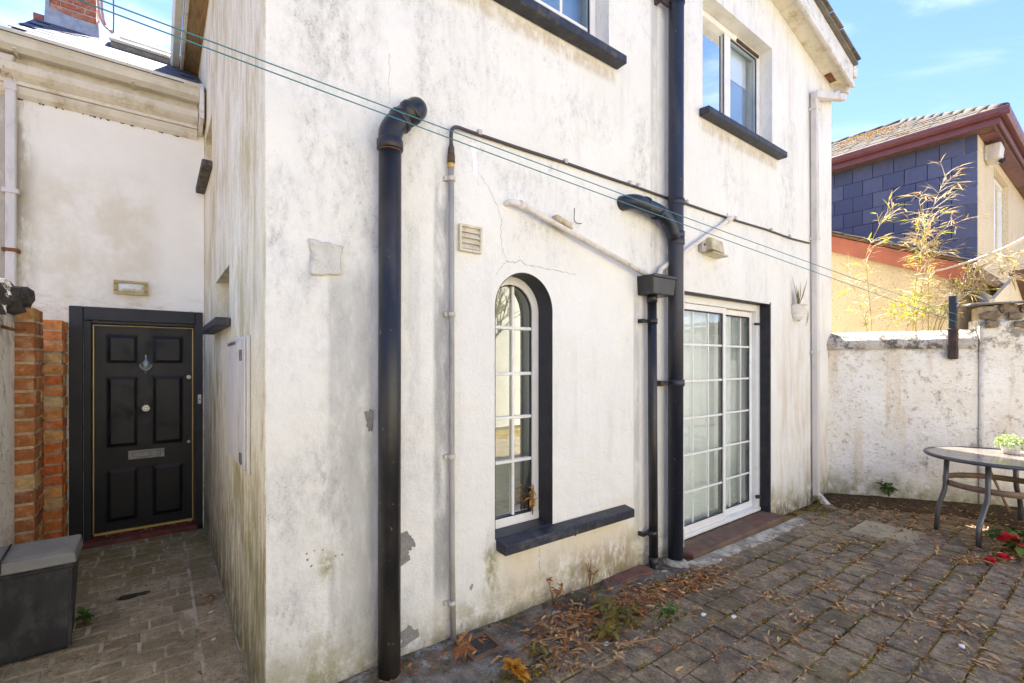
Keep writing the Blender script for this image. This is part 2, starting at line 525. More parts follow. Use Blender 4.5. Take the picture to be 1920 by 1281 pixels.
def mk_cop():
    k = NB('coping_render', 0.92, spec=0.15)
    c = k.mix(k.rng(k.noise(9, 6, 0.7), 0.4, 0.6), (0.56, 0.53, 0.48), (0.46, 0.40, 0.33))
    c = k.mix(k.mul(k.rng(k.noise(5.5, 8, 0.78, (1, 1, 1), (4, 1, 2)), 0.48, 0.58), 0.9), c, (0.10, 0.085, 0.07))
    c = k.mix(k.mul(k.rng(k.noise(40, 5, 0.7), 0.58, 0.66), 0.7), c, (0.12, 0.10, 0.08))
    k.col(c)
    k.bump(k.add(k.noise(25, 6, 0.7), k.mul(k.noise(6, 4, 0.6), 1.6)), 0.8, 0.02)
    M['coping_render'] = k.m
mk_cop()

def mk_pebble():
    k = NB('cream_pebbledash', 0.93, spec=0.15)
    v = k.vor(75)
    c = k.mix(k.rng(k.noise(90, 3, 0.6), 0.35, 0.65), (0.66, 0.54, 0.34), (0.82, 0.73, 0.54))
    c = k.mix(k.mul(k.rng(k.noise(42, 2, 0.5), 0.60, 0.66), 0.6), c, (0.36, 0.24, 0.12))
    c = k.mix(k.mul(k.rng(k.noise(2, 4, 0.6), 0.45, 0.7), 0.3), c, (0.52, 0.42, 0.28))
    k.col(c)
    k.bump(k.op('SUBTRACT', 1.0, v), 0.7, 0.012)
    M['cream_pebbledash'] = k.m
mk_pebble()

def mk_paver(name, a, b, cc, lich, dk=0.4):
    k = NB(name, 0.85, spec=0.3)
    r = k.rnd()
    base = k.ramp(r, [(0.0, a), (0.5, b), (1.0, cc)])
    n = k.noise(14, 7, 0.72)
    c = k.mix(k.rng(n, 0.36, 0.66), k.mix(dk, base, (0.03, 0.027, 0.024)), base)
    c = k.mix(k.mul(k.rng(k.noise(3.0, 6, 0.7, (1, 1, 1), (2, 3, 1)), 0.48, 0.66), 0.55), c, lich)
    c = k.mix(k.mul(k.rng(k.noise(48, 5, 0.75), 0.50, 0.62), 0.55), c, tuple(q * 0.30 for q in a))
    c = k.mix(k.mul(k.rng(k.noise(75, 3, 0.7, (1, 1, 1), (3, 5, 1)), 0.59, 0.66), 0.6), c, (0.52, 0.46, 0.38))
    c = k.mix(k.mul(k.rng(k.noise(9, 6, 0.75, (2.2, 0.8, 1), (5, 1, 3)), 0.56, 0.66), 0.35), c, (0.48, 0.42, 0.34))
    c = k.mix(k.mul(k.rng(k.noise(1.7, 6, 0.75, (1, 1, 1), (7, 7, 1)), 0.50, 0.64), 0.6 if name == 'patio_paver' else 0.3), c, (0.10, 0.088, 0.035))
    c = k.mix(k.mul(k.rng(k.noise(2.6, 7, 0.78, (1, 1, 1), (1, 17, 1)), 0.50, 0.62), 0.55 if name == 'patio_paver' else 0.2), c, (0.075, 0.06, 0.042))
    if name == 'path_sett':
        yy = k.sep()[1]
        c = k.mix(k.mul(k.rng(yy, 4.3, 5.3), k.rng(k.noise(6, 6, 0.75), 0.34, 0.6), 0.75), c, (0.22, 0.185, 0.05))
    c = k.mix(k.mul(k.rng(k.noise(4.5, 6, 0.75, (1, 1, 1), (3, 8, 1)), 0.55, 0.68), 0.45), c, (0.24, 0.165, 0.06))
    k.col(c)
    k.rough(k.rng(n, 0.3, 0.7, 0.62, 0.92))
    k.bump(k.add(k.noise(90, 4, 0.7), k.mul(k.noise(18, 5, 0.65), 1.8)), 0.9, 0.010)
    M[name] = k.m
mk_paver('patio_paver', (0.29, 0.220, 0.138), (0.345, 0.262, 0.165), (0.40, 0.305, 0.195), (0.45, 0.35, 0.165), 0.66)
mk_paver('path_sett', (0.36, 0.285, 0.18), (0.44, 0.35, 0.225), (0.52, 0.42, 0.28), (0.62, 0.55, 0.39), 0.3)

def mk_joint():
    k = NB('patio_joint_moss', 0.97, spec=0.1)
    c = k.mix(k.rng(k.noise(4.0, 6, 0.7), 0.40, 0.58), (0.07, 0.048, 0.025), (0.32, 0.23, 0.05))
    c = k.mix(k.mul(k.rng(k.noise(22, 5, 0.7), 0.52, 0.64), 0.8), c, (0.36, 0.22, 0.07))
    k.col(c)
    k.bump(k.noise(70, 5, 0.7), 1.0, 0.02)
    M['patio_joint_moss'] = k.m
    k = NB('path_mortar', 0.95, spec=0.15)
    c = k.mix(k.rng(k.noise(7, 6, 0.7), 0.35, 0.62), (0.33, 0.28, 0.19), (0.60, 0.53, 0.40))
    c = k.mix(k.mul(k.rng(k.noise(2.2, 5, 0.7, (1, 1, 1), (5, 2, 2)), 0.50, 0.66), 0.7), c, (0.16, 0.14, 0.05))
    k.col(c)
    k.bump(k.noise(60, 5, 0.7), 0.8, 0.015)
    M['path_mortar'] = k.m
    k = NB('apron_concrete', 0.9, spec=0.25)
    x, y, z = k.sep()
    n = k.noise(6, 8, 0.76)
    c = k.mix(k.rng(n, 0.38, 0.62), (0.085, 0.072, 0.055), (0.27, 0.235, 0.185))
    c = k.mix(k.mul(k.rng(k.noise(9, 7, 0.75, (1, 1, 1), (3, 3, 3)), 0.50, 0.64), k.rng(x, 1.9, 1.0), 0.85), c, (0.46, 0.45, 0.43))
    c = k.mix(k.mul(k.rng(k.noise(4, 5, 0.7, (1, 1, 1), (8, 1, 3)), 0.52, 0.64), 0.55), c, (0.10, 0.09, 0.03))
    k.col(c)
    k.bump(k.add(k.noise(70, 5, 0.75), k.mul(k.noise(12, 5, 0.7), 2)), 0.8, 0.02)
    M['apron_concrete'] = k.m
    k = NB('pale_concrete', 0.9, spec=0.25)
    c = k.mix(k.rng(k.noise(5, 7, 0.75), 0.38, 0.62), (0.26, 0.225, 0.165), (0.62, 0.58, 0.47))
    c = k.mix(k.mul(k.rng(k.noise(11, 7, 0.75, (1, 1, 1), (3, 9, 3)), 0.52, 0.66), 0.8), c, (0.10, 0.095, 0.07))
    k.col(c)
    k.bump(k.noise(60, 5, 0.7), 0.5, 0.01)
    M['pale_concrete'] = k.m
    k = NB('soil_litter', 0.97, spec=0.1)
    n = k.noise(24, 7, 0.75)
    c = k.ramp(n, [(0.32, (0.035, 0.024, 0.016)), (0.5, (0.10, 0.066, 0.038)), (0.62, (0.20, 0.13, 0.07)), (0.75, (0.32, 0.22, 0.12))])
    c = k.mix(k.mul(k.rng(k.noise(6, 5, 0.7, (1, 1, 1), (1, 5, 1)), 0.52, 0.64), 0.6), c, (0.09, 0.10, 0.03))
    k.col(c)
    k.bump(k.noise(45, 6, 0.75), 1.0, 0.03)
    M['soil_litter'] = k.m
mk_joint()

def mk_brick(name, stops):
    k = NB(name, 0.88, spec=0.2)
    base = k.ramp(k.rnd(), stops)
    n = k.noise(22, 6, 0.7)
    c = k.mix(k.rng(n, 0.35, 0.65), k.mix(0.45, base, (0.10, 0.05, 0.03)), base)
    c = k.mix(k.mul(k.rng(k.noise(9, 6, 0.72, (1, 1, 1), (1, 2, 8)), 0.52, 0.66), 0.6), c, (0.58, 0.46, 0.30))
    k.col(c)
    k.bump(k.add(k.noise(70, 4, 0.7), k.mul(n, 1.2)), 0.7, 0.01)
    M[name] = k.m
mk_brick('weathered_brick', [(0.0, (0.26, 0.10, 0.05)), (0.3, (0.44, 0.17, 0.06)), (0.6, (0.56, 0.21, 0.07)), (0.85, (0.62, 0.35, 0.13)), (1.0, (0.68, 0.48, 0.22))])
mk_brick('orange_brick', [(0.0, (0.72, 0.17, 0.05)), (0.35, (0.82, 0.27, 0.07)), (0.65, (0.86, 0.38, 0.11)), (0.9, (0.82, 0.54, 0.24)), (1.0, (0.74, 0.58, 0.32))])
mk_brick('chimney_brick', [(0.0, (0.36, 0.10, 0.06)), (0.5, (0.45, 0.14, 0.08)), (1.0, (0.50, 0.20, 0.12))])

def mk_slate(name, a, b, rough, lich=None, amt=0.5):
    k = NB(name, rough, spec=0.5 if name == 'blue_slate' else 0.15)
    c = k.mix(k.rnd(), a, b)
    c = k.mix(k.mul(k.rng(k.noise(12, 5, 0.65), 0.4, 0.7), 0.25), c, tuple(q * 0.6 for q in a))
    if lich:
        c = k.mix(k.mul(k.rng(k.noise(5, 7, 0.72), 0.42, 0.60), amt), c, lich)
        c = k.mix(k.mul(k.rng(k.noise(28, 5, 0.7), 0.58, 0.66), 0.6), c, (0.30, 0.17, 0.06))
    k.col(c)
    k.bump(k.noise(40, 4, 0.6), 0.2, 0.004)
    M[name] = k.m
mk_slate('blue_slate', (0.052, 0.066, 0.135), (0.100, 0.115, 0.19), 0.5)
mk_slate('wing_slate', (0.050, 0.060, 0.085), (0.090, 0.102, 0.13), 0.6)
mk_slate('lichen_slate', (0.045, 0.042, 0.039), (0.085, 0.078, 0.071), 0.9, (0.12, 0.10, 0.072), 0.6)
mk_slate('verge_slate', (0.10, 0.098, 0.094), (0.16, 0.152, 0.144), 0.75, (0.28, 0.25, 0.20), 0.5)

def glass():
    k = NB('window_glass')
    t = k.t
    tr = t.nodes.new('ShaderNodeBsdfTransparent')
    tr.inputs[0].default_value = (0.97, 0.98, 0.98, 1)
    gl = t.nodes.new('ShaderNodeBsdfGlossy')
    gl.inputs['Roughness'].default_value = 0.0
    gl.inputs['Color'].default_value = (0.97, 0.99, 1, 1)
    fr = t.nodes.new('ShaderNodeFresnel')
    fr.inputs[0].default_value = 1.52
    f = k.op('MINIMUM', k.add(k.mul(fr.outputs[0], 1.7), 0.02), 1.0)
    bp = t.nodes.new('ShaderNodeBump')
    bp.inputs['Strength'].default_value = 0.04
    bp.inputs['Distance'].default_value = 0.02
    t.links.new(k.noise(2.5, 1, 0.5), bp.inputs['Height'])
    t.links.new(bp.outputs[0], gl.inputs['Normal'])
    ms = t.nodes.new('ShaderNodeMixShader')
    t.links.new(f, ms.inputs[0])
    t.links.new(tr.outputs[0], ms.inputs[1])
    t.links.new(gl.outputs[0], ms.inputs[2])
    t.links.new(ms.outputs[0], k.out.inputs['Surface'])
    M['window_glass'] = k.m
glass()

simple('black_paint', (0.006, 0.0075, 0.013), 0.5, 0.25, 6, bump=0.2, dirt=(0.06, 0.055, 0.05), dirtamt=0.35, dscale=4, bscale=30, bd=0.003)
simple('navy_reveal', (0.013, 0.014, 0.020), 0.55, 0.25, 7, bump=0.5, dirt=(0.09, 0.085, 0.08), dirtamt=0.45, dscale=9, bscale=50, bd=0.008)
simple('black_pipe', (0.012, 0.012, 0.014), 0.38, 0.3, 3, bump=0.12, dirt=(0.075, 0.060, 0.046), dirtamt=0.55, dscale=3, st=(1, 1, 0.4))
simple('navy_pipe', (0.012, 0.016, 0.030), 0.40, 0.25, 4, bump=0.1, dirt=(0.06, 0.05, 0.04), dirtamt=0.4, dscale=4, st=(1, 1, 0.4))
simple('sill_paint', (0.016, 0.020, 0.034), 0.5, 0.3, 9, bump=0.7, dirt=(0.17, 0.155, 0.125), dirtamt=0.55, dscale=12, bscale=40, bd=0.006)
simple('grey_conduit', (0.36, 0.34, 0.31), 0.6, 0.15, 5, dirt=(0.16, 0.15, 0.12), dirtamt=0.7, dscale=6, st=(1, 1, 0.3))
simple('conduit_clip', (0.55, 0.52, 0.47), 0.6, 0.1, dirt=(0.3, 0.2, 0.12), dirtamt=0.5)
simple('brown_fitting', (0.09, 0.05, 0.035), 0.6, 0.2)
simple('cable_black', (0.055, 0.045, 0.042), 0.55, 0.2)
simple('waste_white', (0.68, 0.64, 0.58), 0.6, 0.08, 5, dirt=(0.36, 0.27, 0.18), dirtamt=0.6, dscale=12)
simple('upvc_white', (0.80, 0.80, 0.78), 0.35, 0.04, 4, bump=0.03, dirt=(0.55, 0.50, 0.42), dirtamt=0.35)
simple('downpipe_white', (0.64, 0.61, 0.57), 0.55, 0.08, 4, dirt=(0.36, 0.32, 0.27), dirtamt=0.7, dscale=5, st=(1, 1, 0.35))
simple('fascia_white', (0.72, 0.70, 0.65), 0.6, 0.08, 5, dirt=(0.30, 0.26, 0.18), dirtamt=0.7, dscale=7, bump=0.3)
simple('cream_fascia', (0.70, 0.66, 0.55), 0.65, 0.08, 5, dirt=(0.38, 0.29, 0.12), dirtamt=0.8, dscale=5, bump=0.3)
simple('gutter_cream', (0.66, 0.64, 0.54), 0.5, 0.08, 5, dirt=(0.40, 0.32, 0.12), dirtamt=0.55, dscale=4, bump=0.15)
simple('brown_soffit', (0.34, 0.23, 0.11), 0.8, 0.25, 9, dirt=(0.14, 0.10, 0.05), dirtamt=0.6, st=(6, 0.6, 1))
simple('rust', (0.20, 0.075, 0.03), 0.9, 0.4, 20, bump=0.6)
simple('iron_rust', (0.055, 0.035, 0.030), 0.75, 0.4, 12, bump=0.8, dirt=(0.20, 0.08, 0.04), dirtamt=0.5, dscale=14, bscale=30, bd=0.01)
simple('bare_cement', (0.26, 0.25, 0.235), 0.95, 0.15, 25, bump=0.9, bscale=80, bd=0.006)
simple('cement_patch', (0.58, 0.57, 0.53), 0.95, 0.1, 14, bump=1.0, dirt=(0.26, 0.26, 0.2), dirtamt=0.55, dscale=18, bscale=45, bd=0.012)
simple('rotten_sill', (0.075, 0.068, 0.062), 0.85, 0.4, 16, bump=1.0, dirt=(0.24, 0.19, 0.11), dirtamt=0.8, dscale=11, bscale=30, bd=0.012)
simple('crack_dark', (0.30, 0.28, 0.25), 0.95, 0.2, 20, bump=0)
simple('vent_cream', (0.62, 0.57, 0.45), 0.6, 0.1, 8, dirt=(0.30, 0.22, 0.12), dirtamt=0.6, dscale=14)
simple('brass_strip', (0.62, 0.42, 0.13), 0.4, 0.1, metal=0.3, bump=0)
simple('door_black', (0.006, 0.007, 0.010), 0.40, 0.2, 6, bump=0.15, dirt=(0.035, 0.035, 0.04), dirtamt=0.25, dscale=5, spec=0.35)
simple('bronze_green', (0.33, 0.38, 0.36), 0.4, 0.2, 30, metal=0.6)
simple('worn_silver', (0.55, 0.53, 0.50), 0.35, 0.15, 30, metal=0.8)
simple('pewter', (0.20, 0.20, 0.21), 0.4, 0.2, 20, metal=0.6)
simple('maroon_step', (0.16, 0.035, 0.028), 0.7, 0.3, 8, bump=0.5, dirt=(0.09, 0.075, 0.055), dirtamt=0.7, dscale=7)
simple('brown_tile', (0.135, 0.085, 0.055), 0.75, 0.25, 7, bump=0.5, dirt=(0.22, 0.07, 0.05), dirtamt=0.6, dscale=4)
simple('maroon_upvc', (0.15, 0.050, 0.055), 0.4, 0.12, 5, bump=0.05, dirt=(0.17, 0.11, 0.07), dirtamt=0.3)
simple('brown_eave', (0.15, 0.085, 0.055), 0.7, 0.3, 10, bump=0.4)
simple('terracotta_fascia', (0.40, 0.13, 0.08), 0.6, 0.12, 5, bump=0.2)
simple('bin_dark', (0.026, 0.028, 0.033), 0.5, 0.3, 7, bump=0.3, dirt=(0.12, 0.115, 0.11), dirtamt=0.55, dscale=9, st=(1, 1, 0.5))
simple('bin_lid', (0.21, 0.21, 0.205), 0.6, 0.12, 6, bump=0.3, dirt=(0.34, 0.33, 0.29), dirtamt=0.6, dscale=5)
simple('dark_stone', (0.07, 0.062, 0.055), 0.9, 0.4, 14, bump=1.0, dirt=(0.26, 0.24, 0.21), dirtamt=0.5, dscale=12, bscale=25, bd=0.02)
simple('rubble_stone', (0.25, 0.19, 0.13), 0.92, 0.3, 12, bump=1.0, dirt=(0.11, 0.085, 0.06), dirtamt=0.6, dscale=9, bscale=30, bd=0.02)
simple('mortar_lime', (0.56, 0.47, 0.33), 0.95, 0.25, 14, bump=1.0, dirt=(0.20, 0.17, 0.08), dirtamt=0.6, dscale=8, bscale=50, bd=0.01)
simple('chimney_mortar', (0.42, 0.38, 0.34), 0.95, 0.2, 14, bump=0.6)
simple('lead_flashing', (0.30, 0.33, 0.37), 0.5, 0.2, 12, metal=0.2, bump=0.2)
simple('skylight_metal', (0.52, 0.52, 0.52), 0.35, 0.1, metal=0.5, bump=0)
simple('pink_pipe', (0.50, 0.30, 0.23), 0.5, 0.15)
simple('ridge_clay', (0.28, 0.09, 0.075), 0.7, 0.2, 12, bump=0.5)
simple('table_frame', (0.10, 0.10, 0.105), 0.4, 0.12, 8, metal=0.4, bump=0.1)
simple('table_glass', (0.16, 0.13, 0.11), 0.12, 0.2, 9, bump=0.05, dirt=(0.36, 0.33, 0.28), dirtamt=0.45, dscale=7, spec=0.8)
simple('table_brace', (0.20, 0.13, 0.085), 0.55, 0.2, 8, bump=0.2)
simple('pot_white', (0.70, 0.68, 0.63), 0.6, 0.08, 9, dirt=(0.32, 0.26, 0.18), dirtamt=0.5, dscale=9)
simple('line_teal', (0.05, 0.19, 0.23), 0.45, 0.1, bump=0)
simple('blind_fabric', (0.82, 0.91, 0.95), 0.9, 0.05, 3, bump=0.1)
simple('net_olive', (0.40, 0.43, 0.35), 0.9, 0.2, 3, bump=0.1)
simple('reflected_sky_blue', (0.24, 0.42, 0.68), 0.7, 0.06, 2, bump=0)
simple('worn_red', (0.17, 0.075, 0.055), 0.75, 0.25, 9, bump=0.4, dirt=(0.12, 0.085, 0.06), dirtamt=0.6)
simple('mossy_slab', (0.33, 0.285, 0.185), 0.9, 0.2, 6, bump=0.5, dirt=(0.17, 0.145, 0.065), dirtamt=0.6, dscale=5)
simple('interior_wall', (0.24, 0.22, 0.19), 0.9, 0.06, 3, bump=0)
simple('interior_floor', (0.16, 0.10, 0.06), 0.5, 0.2, 4, bump=0, st=(1, 6, 1))
simple('lamp_glass_dirty', (0.56, 0.48, 0.30), 0.35, 0.2, 14, bump=0.3, dirt=(0.20, 0.15, 0.06), dirtamt=0.6, dscale=12)
simple('lamp_frame_brass', (0.38, 0.29, 0.12), 0.45, 0.2, 14, metal=0.3)
simple('lamp_lens', (0.72, 0.70, 0.60), 0.25, 0.12, 20, bump=0.3, bscale=120)
simple('gate_dark', (0.02, 0.02, 0.022), 0.6, 0.2)
simple('dull_blue_wall', (0.20, 0.26, 0.36), 0.8, 0.15)
simple('opposite_render', (0.57, 0.54, 0.44), 0.9, 0.08, 2, bump=0.4)
simple('bark', (0.10, 0.085, 0.07), 0.95, 0.3, 12, bump=0.8)
simple('red_lid', (0.35, 0.03, 0.03), 0.5, 0.1)
simple('smd_galv', (0.40, 0.40, 0.39), 0.5, 0.1, metal=0.5)
simple('mould_patch', (0.035, 0.032, 0.025), 0.95, 0.4, 30, bump=1.0)
simple('paper_scrap', (0.70, 0.70, 0.68), 0.8, 0.05)

def leafmat(name, c1, c2, trans=0.3, rough=0.6):
    k = NB(name, rough, spec=0.3)
    a = k.t.nodes.new('ShaderNodeAttribute')
    a.attribute_name = 'tint'
    c = k.mix(a.outputs['Fac'], c1, c2)
    c = k.mix(k.mul(k.rng(k.noise(60, 4, 0.6), 0.45, 0.65), 0.35), c, tuple(q * 0.45 for q in c1))
    k.col(c)
    tl = k.t.nodes.new('ShaderNodeBsdfTranslucent')
    k.t.links.new(c, tl.inputs[0])
    ms = k.t.nodes.new('ShaderNodeMixShader')
    ms.inputs[0].default_value = trans
    k.t.links.new(k.b.outputs[0], ms.inputs[1])
    k.t.links.new(tl.outputs[0], ms.inputs[2])
    k.t.links.new(ms.outputs[0], k.out.inputs['Surface'])
    M[name] = k.m
leafmat('dry_leaf', (0.24, 0.11, 0.04), (0.68, 0.46, 0.22), 0.15)
leafmat('bamboo_leaf_dry', (0.36, 0.23, 0.075), (0.58, 0.44, 0.22), 0.4)
leafmat('bamboo_leaf_green', (0.26, 0.32, 0.02), (0.58, 0.54, 0.03), 0.4)
leafmat('green_leaf', (0.045, 0.10, 0.018), (0.13, 0.22, 0.04), 0.3)
leafmat('wilting_leaf', (0.10, 0.085, 0.02), (0.30, 0.24, 0.05), 0.25)
leafmat('orange_leaf', (0.50, 0.20, 0.02), (0.66, 0.36, 0.05), 0.3)
leafmat('russet_leaf', (0.30, 0.085, 0.025), (0.58, 0.27, 0.08), 0.25)
leafmat('red_petal', (0.62, 0.015, 0.02), (0.75, 0.06, 0.10), 0.3)
leafmat('pale_leaf', (0.13, 0.24, 0.035), (0.46, 0.54, 0.20), 0.3)
leafmat('moss', (0.13, 0.115, 0.015), (0.42, 0.30, 0.05), 0.1, 0.95)
simple('cane', (0.42, 0.33, 0.10), 0.5, 0.25, 12, bump=0.1)
simple('cane_pale', (0.66, 0.58, 0.42), 0.6, 0.15, 12, bump=0.1)
simple('dry_stem', (0.26, 0.15, 0.08), 0.8, 0.3, 20)
simple('green_stem', (0.13, 0.17, 0.05), 0.7, 0.2)

def gz(x, y):
    """patio level: falls gently along the house towards the garden wall corner"""
    return -0.022 * max(0, x - 1.0) * min(1, max(0, (y - 0.2) / 2.2))

# ------------------------------------------------------------------ leaf builder
class LB:
    """many leaf blades in one mesh with a per-leaf tint attribute"""
    def __init__(s): s.v = []; s.f = []; s.t = []
    def leaf(s, p, d, up, L, W, curl=0.3, fold=0.25, tint=None, seg=3):
        p, d, up = Vector(p), Vector(d).normalized(), Vector(up)
        x = d.cross(up)
        if x.length < 1e-3:
            x = d.cross(Vector((1, 0.3, 0)))
        x.normalize()
        u = x.cross(d).normalized()
        o = len(s.v)
        tt = random.random() if tint is None else tint
        wd = [0.12, 0.95, 0.75, 0.03] if seg == 3 else [0.15, 1.0, 0.03]
        for i in range(seg + 1):
            t = i / seg
            c = p + d * (L * t) + u * (-curl * L * t * t)
            hw = W * 0.5 * wd[i]
            s.v += [tuple(c - x * hw + u * fold * hw), tuple(c), tuple(c + x * hw + u * fold * hw)]
            s.t += [tt] * 3
        for i in range(seg):
            a = o + i * 3
            s.f += [(a, a + 1, a + 4, a + 3), (a + 1, a + 2, a + 5, a + 4)]
        return s
    def blob(s, p, r, n=10, tint=None):
        for _ in range(n):
            d = Vector((random.gauss(0, 1), random.gauss(0, 1), abs(random.gauss(0, 1)))).normalized()
            s.leaf(Vector(p) + d * r * 0.3, d, (random.random(), random.random(), 1), r * 0.9, r * 0.7, 0.2, 0.3, tint, 2)
    def mesh(s, name, mat):
        me = bpy.data.meshes.new(name)
        me.from_pydata(s.v, [], s.f)
        a = me.attributes.new('tint', 'FLOAT', 'POINT')
        a.data.foreach_set('value', s.t)
        me.polygons.foreach_set('use_smooth', [True] * len(s.f))
        me.materials.append(M[mat])
        return me

# ================================================================== THE HOUSE
FY, SX, EX = 2.40, 0.394, 7.0            # front plane, side-wall plane, right end
def gable(x): return 5.17 + 0.225 * (3.303 - abs(x - 3.697))
house = thing('house', 'two storey white rendered house with stained walls, arched window and sliding door', 'house', (3.7, 2.4, 0))

def arch_loop(x0, x1, zb, zs, n=20, inset=0.0):
    r = (x1 - x0) / 2 - inset
    cx = (x0 + x1) / 2
    lp = [(x0 + inset, zb + inset), (x1 - inset, zb + inset)]
    lp += [(cx + r * math.cos(math.pi * i / n), zs + r * math.sin(math.pi * i / n)) for i in range(n + 1)]
    return lp
AX0, AX1, AZB, AZS = 1.673, 2.151, 0.50, 1.945
arch = arch_loop(AX0, AX1, AZB, AZS)
def rect(x0, x1, z0, z1): return [(x0, z0), (x1, z0), (x1, z1), (x0, z1)]
UL = rect(1.30, 2.721, 3.87, 5.02)
UR = rect(3.99, 5.354, 3.87, 5.02)
SDO = rect(3.70, 5.292, -0.14, 2.232)
outer = [(SX + 0.004, -0.3), (EX, -0.3), (EX, 5.17), (3.697, gable(3.697)), (SX + 0.004, 5.17)]
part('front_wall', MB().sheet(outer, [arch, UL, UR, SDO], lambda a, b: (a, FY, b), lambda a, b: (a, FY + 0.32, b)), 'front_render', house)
sideout = [(FY + 0.004, -0.3), (10.5, -0.3), (10.5, 5.17), (FY + 0.004, 5.17)]
NICHE = rect(3.742, 4.66, 1.90, 2.272)
HIGHN = rect(5.02, 5.76, 3.40, 3.85)
sw = part('side_wall', MB().sheet(sideout, [NICHE, HIGHN], lambda a, b: (SX, a, b), lambda a, b: (SX + 0.30, a, b)), 'side_render', house)
part('end_wall', MB().box(EX - 0.3, EX, FY + 0.323, 10.5, -0.3, 5.17), 'side_render', house)
part('rear_wall', MB().box(SX + 0.303, EX - 0.303, 10.2, 10.5, -0.3, 5.9), 'side_render', house)
# rooms behind the glass
rm = MB()
for (z0, z1) in ((-0.02, 2.62), (2.85, 5.12)):
    rm.box(SX + 0.31, EX - 0.31, 6.2, 6.25, z0, z1)
    rm.box(SX + 0.31, EX - 0.31, FY + 0.33, 6.19, z1, z1 + 0.04)
    rm.box(3.05, 3.12, FY + 0.33, 6.19, z0, z1 - 0.01)
part('room_wall', rm, 'interior_wall', house)
part('room_floor', MB().box(SX + 0.31, EX - 0.31, FY + 0.33, 6.19, -0.08, -0.03).box(SX + 0.31, EX - 0.31, FY + 0.33, 6.19, 2.76, 2.84), 'interior_floor', house)

# roof with verge, bargeboard, soffit and eaves
rf = MB()
for sgn in (-1, 1):
    e = 3.697 + sgn * 3.45
    def zz(x, dz): return gable(x) + dz
    rf.hexa([(3.697, 2.15, zz(3.697, 0.262)), (e, 2.15, zz(e, 0.262)), (e, 10.7, zz(e, 0.262)), (3.697, 10.7, zz(3.697, 0.262)),
             (3.697, 2.15, zz(3.697, 0.30)), (e, 2.15, zz(e, 0.30)), (e, 10.7, zz(e, 0.30)), (3.697, 10.7, zz(3.697, 0.30))])
roof = part('roof', rf, 'verge_slate', house)
vs = MB().box(-0.15, 0.15, -0.035, 0.05, -0.009, 0.009).mesh('verge_slate', 'verge_slate', 0.004)
for i in range(12):
    x = 7.08 - i * 0.30
    piece('slate', vs, (x - 0.1, 2.15 + random.uniform(-0.006, 0.006), gable(x - 0.1) + 0.305 + random.uniform(0, 0.006)), roof, (0, math.atan(0.225) + random.uniform(-0.03, 0.03), random.uniform(-0.02, 0.02)))
bb = MB(); sf = MB(); tr = MB()
for sgn in (-1, 1):
    e = 3.697 + sgn * 3.41
    bb.prism([(3.697, gable(3.697) - 0.03), (e, gable(e) - 0.03), (e, gable(e) + 0.255), (3.697, gable(3.697) + 0.255)], 'y', 2.195, 2.22)
    e2 = 3.697 + sgn * 3.40
    sf.prism([(3.697, gable(3.697) - 0.005), (e2, gable(e2) - 0.005), (e2, gable(e2) + 0.02), (3.697, gable(3.697) + 0.02)], 'y', 2.223, FY - 0.002)
    tr.prism([(3.697, gable(3.697) - 0.05), (e2, gable(e2) - 0.05), (e2, gable(e2) + 0.0), (3.697, gable(3.697) + 0.0)], 'y', 2.17, 2.192)
part('bargeboard', bb, 'fascia_white', house)
part('soffit', sf, 'cream_fascia', house, label='cream soffit boarding under the verge with flaking paint')
part('verge_trim', tr, 'fascia_white', house)
part('rust_patch', MB().prism(jit([(6.72, gable(6.72) - 0.008), (6.90, gable(6.90) - 0.009), (6.86, gable(6.86) - 0.0085), (6.74, gable(6.74) - 0.008)], 0.0005, 3, 4), 'y', 2.31, 2.385), 'rust', house)
ge = MB().box(7.11, 7.22, 2.18, 10.6, 5.27, 5.36).box(7.10, 7.235, 2.175, 10.6, 5.362, 5.385)
part('gutter', ge, 'fascia_white', house, 0.006)
part('eave_soffit', MB().box(7.003, 7.09, FY, 10.5, 5.10, 5.15), 'cream_fascia', house)
# left eave over the side wall, running away from the camera
part('gutter', MB().prism([(0.125, 5.16), (0.14, 5.09), (0.205, 5.09), (0.212, 5.19), (0.12, 5.19)], 'y', 2.2, 7.05), 'gutter_cream', house, 0.004, label='mossy cream gutter along the eave over the side wall')
part('fascia', MB().box(0.215, 0.245, 2.22, 7.05, 5.05, 5.20), 'cream_fascia', house, 0.003)
part('eave_soffit', MB().box(0.247, SX - 0.002, FY, 7.05, 5.085, 5.11), 'brown_soffit', house, label='brown timber soffit over the side wall')

